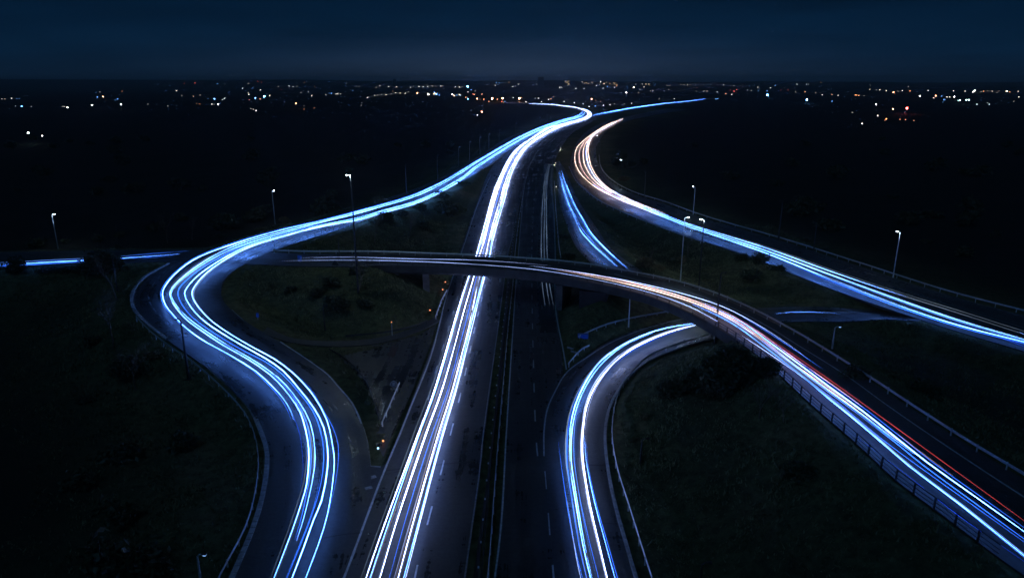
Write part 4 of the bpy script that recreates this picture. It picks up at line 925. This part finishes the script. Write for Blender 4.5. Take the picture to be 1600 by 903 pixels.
for i, (px, h, w, n, mat, lab) in enumerate((
 ((1140,604), 7.6, 8.6, 8000, 0, 'large dense evergreen bush at the foot of the black lamp'),
 ((1092,612), 4.4, 6.4, 3600, 0, 'rounded evergreen bush left of the large one on the mound'),
 ((1048,617), 3.0, 5.5, 2000, 0, 'low dark bush at the left end of the evergreen row'),
 ((1195,590), 3.8, 5.0, 2000, 0, 'dark bush against the overpass parapet right of the large one'),
 ((524,486), 4.2, 6.5, 2600, 0, 'dark rounded bush in the middle of the grass island'),
 ((570,480), 2.2, 3.5, 900, 0, 'small dark bush at the foot of the tall mast'),
 ((455,455), 1.6, 4.0, 800, 0, 'low bush on the upper left of the grass island'),
 ((560,428), 2.6, 4.5, 1200, 0, 'bush under the bridge end beside the mast'),
 ((602,348), 4.6, 6.0, 1500, 0, 'black bush silhouetted against the left road streaks'),
 ((588,352), 2.6, 5.0, 900, 0, 'low bush at the left of the silhouetted one'),
 ((628,340), 3.2, 7.0, 1200, 0, 'low bush under the left road right of the silhouetted one'),
 ((655,329), 3.6, 8.0, 1200, 0, 'broad bush under the left road halfway to the merge'),
 ((690,310), 4.0, 9.0, 1200, 0, 'broad dark bush under the left road nearer the merge'),
 ((722,292), 4.0, 9.0, 1000, 0, 'farthest dark bush below the left road'),
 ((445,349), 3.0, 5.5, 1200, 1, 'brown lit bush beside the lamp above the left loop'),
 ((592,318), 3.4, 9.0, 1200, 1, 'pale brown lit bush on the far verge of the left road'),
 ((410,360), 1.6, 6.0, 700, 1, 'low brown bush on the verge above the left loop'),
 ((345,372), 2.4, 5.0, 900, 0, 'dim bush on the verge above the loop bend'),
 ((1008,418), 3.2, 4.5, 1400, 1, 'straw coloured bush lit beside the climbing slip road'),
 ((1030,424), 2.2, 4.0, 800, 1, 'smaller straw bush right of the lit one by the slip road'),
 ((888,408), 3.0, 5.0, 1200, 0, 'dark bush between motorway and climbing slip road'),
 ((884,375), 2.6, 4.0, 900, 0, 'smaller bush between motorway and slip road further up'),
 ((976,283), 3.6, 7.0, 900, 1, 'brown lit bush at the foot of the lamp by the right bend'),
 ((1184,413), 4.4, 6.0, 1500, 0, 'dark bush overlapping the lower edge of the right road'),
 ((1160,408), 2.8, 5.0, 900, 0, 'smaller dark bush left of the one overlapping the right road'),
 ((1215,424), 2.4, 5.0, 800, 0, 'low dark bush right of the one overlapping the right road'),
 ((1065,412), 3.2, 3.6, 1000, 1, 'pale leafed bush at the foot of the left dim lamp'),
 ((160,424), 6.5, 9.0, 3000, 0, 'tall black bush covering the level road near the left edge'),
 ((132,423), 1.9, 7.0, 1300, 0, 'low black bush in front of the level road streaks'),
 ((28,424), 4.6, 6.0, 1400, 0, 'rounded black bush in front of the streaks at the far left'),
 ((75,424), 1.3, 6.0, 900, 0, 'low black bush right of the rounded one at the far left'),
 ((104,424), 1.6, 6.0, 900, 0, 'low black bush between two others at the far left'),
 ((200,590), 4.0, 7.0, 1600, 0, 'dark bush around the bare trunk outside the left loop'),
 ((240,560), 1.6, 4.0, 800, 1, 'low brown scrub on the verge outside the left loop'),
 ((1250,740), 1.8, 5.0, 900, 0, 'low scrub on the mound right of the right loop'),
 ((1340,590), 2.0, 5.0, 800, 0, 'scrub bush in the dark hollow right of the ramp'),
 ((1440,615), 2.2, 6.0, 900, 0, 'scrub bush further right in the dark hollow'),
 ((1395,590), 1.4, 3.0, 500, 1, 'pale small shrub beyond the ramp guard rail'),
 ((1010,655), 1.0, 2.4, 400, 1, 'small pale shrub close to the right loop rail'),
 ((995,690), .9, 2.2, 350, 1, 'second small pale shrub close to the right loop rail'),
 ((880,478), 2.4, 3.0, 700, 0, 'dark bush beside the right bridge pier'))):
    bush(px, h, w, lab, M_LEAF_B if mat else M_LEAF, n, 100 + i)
for i, (px, h, lab) in enumerate((
 ((178,545), 9.0, 'pale bare tree outside the left loop, upper one'),
 ((214,612), 6.5, 'pale bare tree outside the left loop, lower one'),
 ((182,470), 8.0, 'bare tree around the thin lamp at the left'),
 ((560,455), 7.0, 'bare tree beside the tall mast on the island'),
 ((585,380), 8.0, 'bare tree behind the left part of the bridge'),
 ((262,380), 8.5, 'faint bare tree above the left loop, left one'),
 ((300,376), 7.0, 'faint bare tree above the left loop, right one'),
 ((1186,655), 4.5, 'small bare tree on the mound below the evergreen bush'),
 ((1225,660), 3.8, 'second small bare tree on the mound below the evergreen bush'),
 ((1015,412), 3.5, 'small bare tree with straw bush by the slip road'),
 ((1075,400), 6.0, 'bare tree between slip road and right road'),
 ((640,372), 6.5, 'bare tree behind the middle of the bridge'))):
    bare_tree(px, h, lab, 300 + i)
# dark scrub scattered over the unlit fields
protos = []
for k in range(4):
    V, Fc = leaf_cards(420, 2.2, 2.0, 1.1 + .25 * k, .26, 900 + k); protos.append(mesh('foliage', V, Fc, M_LEAF))
    t = MB()
    for j in range(4): t.tube((0, 0, -.3), (rnd.uniform(-1, 1), rnd.uniform(-1, 1), 1.3), .06, .02, 4)
    protos[-1] = (protos[-1], t.mesh('stem', M_BARK))
def scrub(x, y, s, k, label):
    root = empty('bush', (x, y, hz(x, y) - .1), label, 'bush', 'dark scrub in the unlit fields'); root.scale = (s, s, s * rnd.uniform(.7, 1.2)); root.rotation_euler = (0, 0, rnd.uniform(0, 6.28))
    link('foliage', protos[k][0], root); link('stem', protos[k][1], root)
SB = {}
cnt = 0
while cnt < 90:
    D = 50 * (10 ** rnd.uniform(0, 1.05)); a = rnd.uniform(-.72, .72); x, y = D * a, D
    if hd(x, y) < 7: continue
    q = proj((x, y, 0))
    if not (-20 < q[0] < 1620 and q[1] < 930): continue
    zn = ('left' if q[0] < 500 else 'middle' if q[0] < 1000 else 'right') + (' foreground' if D < 110 else ' middle ground' if D < 230 else ' far fields')
    if len(SB.get(zn, [])) >= 20 or (D < 120 and q[0] > 900): continue
    SB.setdefault(zn, []).append((q[0], x, y, rnd.uniform(.6, 1.5) * (1 if D < 200 else 2.0), rnd.randrange(4))); cnt += 1
ORDB = 'first second third fourth fifth sixth seventh eighth ninth tenth eleventh twelfth thirteenth fourteenth fifteenth sixteenth seventeenth eighteenth nineteenth twentieth'.split()
for zn, L_ in SB.items():
    for i, t in enumerate(sorted(L_)):
        scrub(*t[1:], ('%s dark scrub bush from the left in the unlit %s' % (ORDB[i], zn)) if i < 20 else 'dark scrub bush at the right end of the unlit %s' % zn)

# rough grass: blades over the lit verges and banks
r2 = np.random.default_rng(5)
ax = r2.uniform(-95, 80, 420000); ay = r2.uniform(45, 215, 420000)
dx = GD[np.clip(np.searchsorted(YS, ay) - 1, 0, ny - 1), np.clip(np.searchsorted(XS, ax) - 1, 0, nx - 1)]
pn = np.sin(ax * .8 + 2 * np.sin(ay * .37)) + np.sin(ay * .9 + 1.7 * np.sin(ax * .41))
keep = (dx > 0.9) & (dx < 24) & (r2.random(ax.size) < np.clip(1.25 - dx / 26, .1, 1) * np.clip(.55 + .35 * pn, .12, 1)) & (ay > np.abs(ax) * 1.15)
ax, ay = ax[keep], ay[keep]; nb = len(ax)
jx = np.clip(np.searchsorted(XS, ax) - 1, 0, nx - 2); jy = np.clip(np.searchsorted(YS, ay) - 1, 0, ny - 2)
fa = (ax - XS[jx]) / (XS[jx + 1] - XS[jx]); fb = (ay - YS[jy]) / (YS[jy + 1] - YS[jy])
az = (GZ[jy, jx] * (1 - fa) + GZ[jy, jx + 1] * fa) * (1 - fb) + (GZ[jy + 1, jx] * (1 - fa) + GZ[jy + 1, jx + 1] * fa) * fb - .03
th = r2.uniform(0, 6.28, nb); hh = r2.uniform(.15, .48, nb) * (1 + .3 * np.sin(ax * .3) * np.sin(ay * .23)); ww = .05 + hh * .13
co = np.empty((nb, 3, 3), np.float32); ca, sa = np.cos(th), np.sin(th); le = r2.normal(0, .16, (nb, 2))
co[:, 0] = np.stack([ax - ca * ww, ay - sa * ww, az], 1); co[:, 1] = np.stack([ax + ca * ww, ay + sa * ww, az], 1); co[:, 2] = np.stack([ax + le[:, 0], ay + le[:, 1], az + hh], 1)
me = bpy.data.meshes.new('grass'); me.vertices.add(nb * 3); me.vertices.foreach_set('co', co.ravel()); me.loops.add(nb * 3); me.loops.foreach_set('vertex_index', np.arange(nb * 3, dtype=np.int32))
me.polygons.add(nb); me.polygons.foreach_set('loop_start', np.arange(0, nb * 3, 3, dtype=np.int32)); me.polygons.foreach_set('loop_total', np.full(nb, 3, dtype=np.int32)); me.materials.append(M_GRASS); me.update(calc_edges=True)
tag(link('grass', me), 'rough unmown grass on the verges and embankments', 'grass', kind='stuff')

# ------------------------------------------------------------------ far town: lamps on columns, lit sheds and dark blocks
FARC = {'w': (.95, .90, .86), 'b': (.13, .40, 1.0), 'o': (1.0, .40, .20), 'r': (1.0, .12, .10), 'c': (.55, 1.0, 1.0), 'g': (.75, 1.0, .85)}
FARN = {'w': 'white', 'b': 'blue white', 'o': 'orange', 'r': 'red', 'c': 'cyan', 'g': 'greenish white'}
FM = {}
SIZE = {0: 1.5, 1: 2.0, 2: 3.3, 3: 6.0}
def far_mesh(c, k):
    if (c, k) not in FM:
        mats = [M_DARKSTEEL, emit('far_%s_light' % FARN[c].replace(' ', '_'), FARC[c], (5.0, 11.0, 32.0, 80.0)[k])]; mb = MB()
        mb.tube((0, 0, -1), (0, 0, 7.5), .14, .09, 5, 0); mb.box((0, 0, 7.5), (1.6, .5, .25), 0)
        s = SIZE[k]; mb.tube((0, 0, 7.4 - s * .25), (0, 0, 7.4 + s * .25), s * .5, s * .5, 8, 1); mb.tube((0, 0, 7.4 + s * .25), (0, 0, 7.4 + s * .5), s * .5, s * .2, 8, 1); mb.tube((0, 0, 7.4 - s * .5), (0, 0, 7.4 - s * .25), s * .2, s * .5, 8, 1)
        FM[(c, k)] = mb.mesh('far_lamp', mats)
    return FM[(c, k)]
def far_lamp(x, y, c, k, label):
    b = on_ground(x, y, 7.4); sc = max(.3, b[1] / 3600)
    o = link('far_lamp', far_mesh(c, k), None, (b[0], b[1], b[2] - 7.4 * max(1, sc * .8))); o.scale = (sc, sc, max(1, sc * .8) if sc > 1 else sc)
    if sc < 1: o.location.z = b[2] - 7.4 * sc
    tag(o, label, 'far light', 'distant lights on the dark plain')
T = """34 166.5 b2,24 166 w0,49 167 w0,18 154 w1,8 155 w0,3 154.5 w0,26 154.5 b0,30 154.5 b0,98 167 w0,101 167 w0,105.5 168 w2,144 164.5 w2,161 151.5 o2,152 152 b1,150 145 b0,156 144 w0,189 163.5 w2,184 155 b1,180 157 b0,231 163 w0,191 143 o0,44 208 g2,66 212.5 w1,262 166 w0,
265 134 b0,276 142 w1,284 150 w0,302 151 o1,305 130 r1,313 149 w0,325 155 b0,335 155 b2,347.5 156 w1,351 154 w1,331 163 w1,335 163 w0,341 163 w2,312 163 o0,307 162 o0,340 131 b1,351 132 w0,288 131 r0,379 138.5 w1,388 131 w0,395 138 b0,388 145 w0,389 148 w1,399 153.5 b2,413 151 b3,421.5 150 w1,406.5 155 o1,390 156 r1,407 141 w1,403 128 r1,408.5 129 r0,400 173 w1,396 171 w0,392 170 w0,435 136 w0,440 140 r0,451.5 135 w1,458 136 w1,464 135 w0,477 135 b0,475 129 o0,492 136 o0,482 144 w0,470 145 w0,487 150 w1,509 148 w0,518 146 b1,514 146 b0,525 147.5 w1,528 147 w1,462.5 162 o2,475 165 w0,491 169 o0,475 171 o0,
532 147 w0,541 130 w0,551 142 b0,561 135 w0,557 135 w0,574 153 w1,576 152 w0,565.5 161 w0,565 165 w0,585.5 149 w1,590 149 w0,588 137 w0,593.5 134.5 w1,607 136 w1,619.5 136.5 w1,618 124 r0,614 143 o0,618 145.5 w1,596 148 w0,603 148.5 w1,602 146 w0,611 147 w0,625 146 w1,633 146 w1,638 144 w0,641.5 137 w1,647 135 w0,654.5 135.5 w1,661 136 w1,668.5 135.5 w1,667 132 w0,675 135 w1,681 135 w0,689 135 w1,692 135 w0,652 146 o2,669 147.5 w2,671 148 w1,678.5 145 b2,682 147.5 b2,686 149 b1,707 148 w2,714 149 b1,719.5 149.5 b1,711.5 136 w1,718 136.5 w1,722 135.5 w0,716 133 o0,730.5 135.5 b3,736 140.5 b1,731 144 w1,742.5 142 w0,739 147 r1,741 148 o1,753 147.5 o1,728 152.5 o1,731 155 b2,745.5 154.5 o2,756 155.5 o1,750 156 o0,769 154.5 o3,777 155.5 o1,785.5 154 o3,764 159 o1,784 159 r1,789 159 b1,760 128.5 b3,775.5 129.5 b1,780 129.5 b1,784 130 b0,774 134 w1,746 180 w1,753 175 o2,
795 129 o1,801 136 w1,805 135 w0,810 132 w1,838 128 w0,838 132 w0,802 153 w1,811.5 154 o3,814 153 o1,822 159.5 w1,841 154 w1,836 154 w0,846 159.5 w1,857 156 w1,861 155 o1,865 152 o0,881.5 159 w1,874.5 137 w1,878 137 w1,886 125.5 o1,889 127.5 o1,884 129 r1,887 134 w0,900 139 w1,912.5 139 w1,909.5 128.5 w1,916 127.5 w0,922.5 128 o1,927 128 w0,939 128 w2,944 129 w0,950 128 o1,953 131 o1,931.5 134 w1,937 133 w0,942.5 138.5 w1,949 136 b1,953 136 b0,960 137 w1,963.5 134 o1,960 131 w0,962 131 w0,924.5 155 o2,931 157 o0,938 159 o0,897.5 161 w1,911 163 w1,920.5 167 w1,930 166 b1,943 165 w1,953 164 w1,960 162.5 w0,975.5 162.5 w0,987 162 w1,978.5 145 w2,971 145 w0,990 137 w2,980 136 b0,993 132 w0,1003 132 w1,1006 132 w0,1010 131 b1,1014 131.5 b2,1006.5 136 w1,1000 140 w0,1017 142.5 w0,1020 142.5 w0,998 145 w0,1024 132 b0,1042 134 w0,1047 134.5 w0,1045 140 w0,1030 155 w0,
1053.5 154.5 w1,1068.5 132.5 w0,1074.5 133 w1,1064 132 w0,1079 133 w0,1087 133 w0,1089 137.5 r0,1099 132.5 w0,1107.5 137 o0,1111 132 w0,1088 143 w0,1100 143 w1,1104.5 143 w0,1120.5 144 w1,1131 133 w1,1134 147 o1,1140.5 134 w0,1146.5 134 w1,1141 141 r0,1151 140.5 r1,1147 143 r1,1143.5 148 w1,1118.5 155 b1,1121.5 154.5 b1,1178.5 133 b0,1171 135 b0,1184 137 w1,1168 141 w0,1174 142 w0,1199 149 b3,1198.5 142.5 b1,1204 138 w1,1211 134 b1,1220.5 141 r0,1231 141 r0,1185 142 b0,1245.5 132 w1,1243.5 132 w0,1260 132 w1,1263.5 132 w0,1283 129 o0,1243 144 w0,1258 144 o1,1261 156 b3,1285 148.5 w1,1275 145 w0,1300 148 o1,1309.5 149.5 w1,1300 158.5 b1,
1336.5 149 o1,1338.5 149 o1,1342 149.5 o1,1350 150 w0,1359.5 140.5 w1,1359.5 133 w0,1369 141 w0,1374.5 140.5 w1,1385 142 w1,1396 144.5 o2,1398 147 o0,1403 143 w0,1410 142 w1,1422 142.5 o1,1419.5 136 w0,1437.5 150.5 w2,1450.5 142 w1,1462 150 o2,1459 153.5 w1,1471.5 150.5 b1,1479.5 152 w1,1484 152 w1,1491 151.5 w2,1490 142 w1,1508 143 w1,1521 143.5 w2,1523 142 w2,1520 145 w1,1533 144 w0,1537 143 o1,1543 142.5 w0,1550.5 143 w1,1560.5 142.5 w0,1558 145 w0,1573 143 w2,1577.5 144 o1,1591 143 w1,1592 152 w1,1584 159 w0,1475 156 b1,1477 156 b0,1473 160 b0,1497 157.5 c1,1500 157 c2,1510 156.5 c2,1514 156.5 c2,1526.5 163.5 w1,1545.5 163.5 w1,1543 161 w0,1369 163.5 w2,1395.5 170.5 o2,1417 169.5 r3,1371.5 181 w1,1385 186 o1,1383 188 o0,1347 193.5 w1,1331.5 176 w0,1406 187 o0,1415 187 o0,1428 189 o0"""
SPECIAL = {(44, 208): 'greenish white light low in the dark fields at far left', (66, 212.5): 'small white light beside the greenish one at far left', (34, 166.5): 'bright blue white light at the far left edge', (1417, 169.5): 'brilliant red light standing alone in the right distance',
 (1199, 149): 'brilliant blue light, left of two in the right distance', (1261, 156): 'brilliant blue light, right of two in the right distance', (760, 128.5): 'brilliant blue white light on the skyline above the town',
 (730.5, 135.5): 'brilliant blue light left of the one on the skyline', (413, 151): 'brilliant blue light in the left distance', (769, 154.5): 'brilliant orange light, left of the three below the town', (785.5, 154): 'brilliant orange light, middle of the three below the town', (811.5, 154): 'brilliant orange light, right of the three below the town',
 (753, 175): 'bright orange light alone in the dark above the left road', (746, 180): 'small white light under the lone orange one above the left road', (1347, 193.5): 'nearest small white light in the dark right fields', (924.5, 155): 'bright orange light right above the motorway bend', (161, 151.5): 'bright orange light in the left distance', (939, 128): 'bright white light on the skyline right of centre'}
ORD = 'first second third fourth fifth sixth seventh eighth ninth tenth eleventh twelfth thirteenth fourteenth fifteenth sixteenth seventeenth eighteenth nineteenth twentieth'.split()
def zone(x, y):
    v = 'on the skyline' if y < 134 else ('under the skyline' if y < 142 else ('across the town' if y < 152 else 'low on the plain'))
    h = ('at far left', 'left of the red lights', 'below the left skyline', 'left of the town', 'amid the town', 'above the motorway bend', 'right of the bend', 'at the blue lights', 'in the right distance', 'at far right')[min(9, int(x // 160))]
    return v + ' ' + h
LI = []
for tok in T.replace('\n', '').split(','):
    a = tok.split(); LI.append((float(a[0]), float(a[1]), a[2][0], int(a[2][1])))
SZ = ('tiny dim', 'small', 'bright', 'brilliant')
bins = {}
for l in sorted(LI):
    if (l[0], l[1]) not in SPECIAL: bins.setdefault((l[2], l[3], zone(l[0], l[1])), []).append(l)
for (c, k, zn), L_ in bins.items():
    for i, l in enumerate(L_):
        nm = '%s %s light' % (SZ[k], FARN[c])
        far_lamp(l[0], l[1], c, k, (nm + ' ' + zn) if len(L_) == 1 else '%s %s from left %s' % (ORD[i], nm, zn))
for l in LI:
    if (l[0], l[1]) in SPECIAL: far_lamp(l[0], l[1], l[2], l[3], SPECIAL[(l[0], l[1])])
def block(x, y0, y1, w, label, lights):
    b = on_ground(x, max(y0, 131)); D = b[1]; h = max(8, (y0 - y1) * D / 1147); wm = w * D / 1147
    root = empty('far_building', (b[0], b[1], b[2] - 1), label, 'building', 'dark buildings of the far town')
    m_ = MB(); m_.box((0, 0, h / 2), (wm, wm * .7, h)); m_.box((wm * .1, 0, h + .8), (wm * .3, wm * .3, 1.6)); m_.obj('wall', M_BUILD, root)
    for k in range(lights):
        m_ = MB(); m_.box((rnd.uniform(-.4, .4) * wm, -wm * .36, rnd.uniform(.2, .9) * h), (3, .3, 2.2)); m_.obj('window', emit('lit_far_window', (1, .72, .45), 5) if k == 0 and 'lit_far_window' not in bpy.data.materials else bpy.data.materials['lit_far_window'], root)
for x, y0, y1, w, n, lab in ((845, 134, 121, 9, 0, 'dark tower block silhouetted on the skyline'), (886, 134, 125, 8, 5, 'dark block with orange windows on the skyline'), (918, 133, 127, 16, 4, 'broad dark block with lit windows right of the orange one'), (945, 133, 127, 12, 4, 'dark block with lit windows below the bright skyline light'),
    (960, 135, 129, 10, 3, 'low dark block right of the skyline blocks'), (760, 133, 127, 10, 0, 'dark building under the brilliant skyline light'), (617, 136, 124, 4, 0, 'slim dark mast building with a red light'), (682, 150, 144.5, 12, 2, 'pale lit shed in the left part of the town'), (1012, 135, 130, 14, 3, 'low dark block with blue lights on the skyline'), (715, 151, 147, 16, 2, 'long low shed in the left part of the town')):
    block(x, y0, y1, w, lab, n)

# ------------------------------------------------------------------ thin night haze over the plain
HZ = True
if HZ:
    hm = bpy.data.materials.new('night_haze'); hm.use_nodes = True; hn = hm.node_tree.nodes; hn.clear()
    pv = hn.new('ShaderNodeVolumePrincipled'); pv.inputs['Density'].default_value = 1.1e-4; pv.inputs['Color'].default_value = (.85, .92, 1, 1)
    ho = hn.new('ShaderNodeOutputMaterial'); hm.node_tree.links.new(pv.outputs[0], ho.inputs['Volume'])
    m_ = MB(); m_.box((0, 6900, 59), (36000, 14400, 130)); tag(m_.obj('haze', hm), 'thin bluish night haze over the plain', kind='stuff')
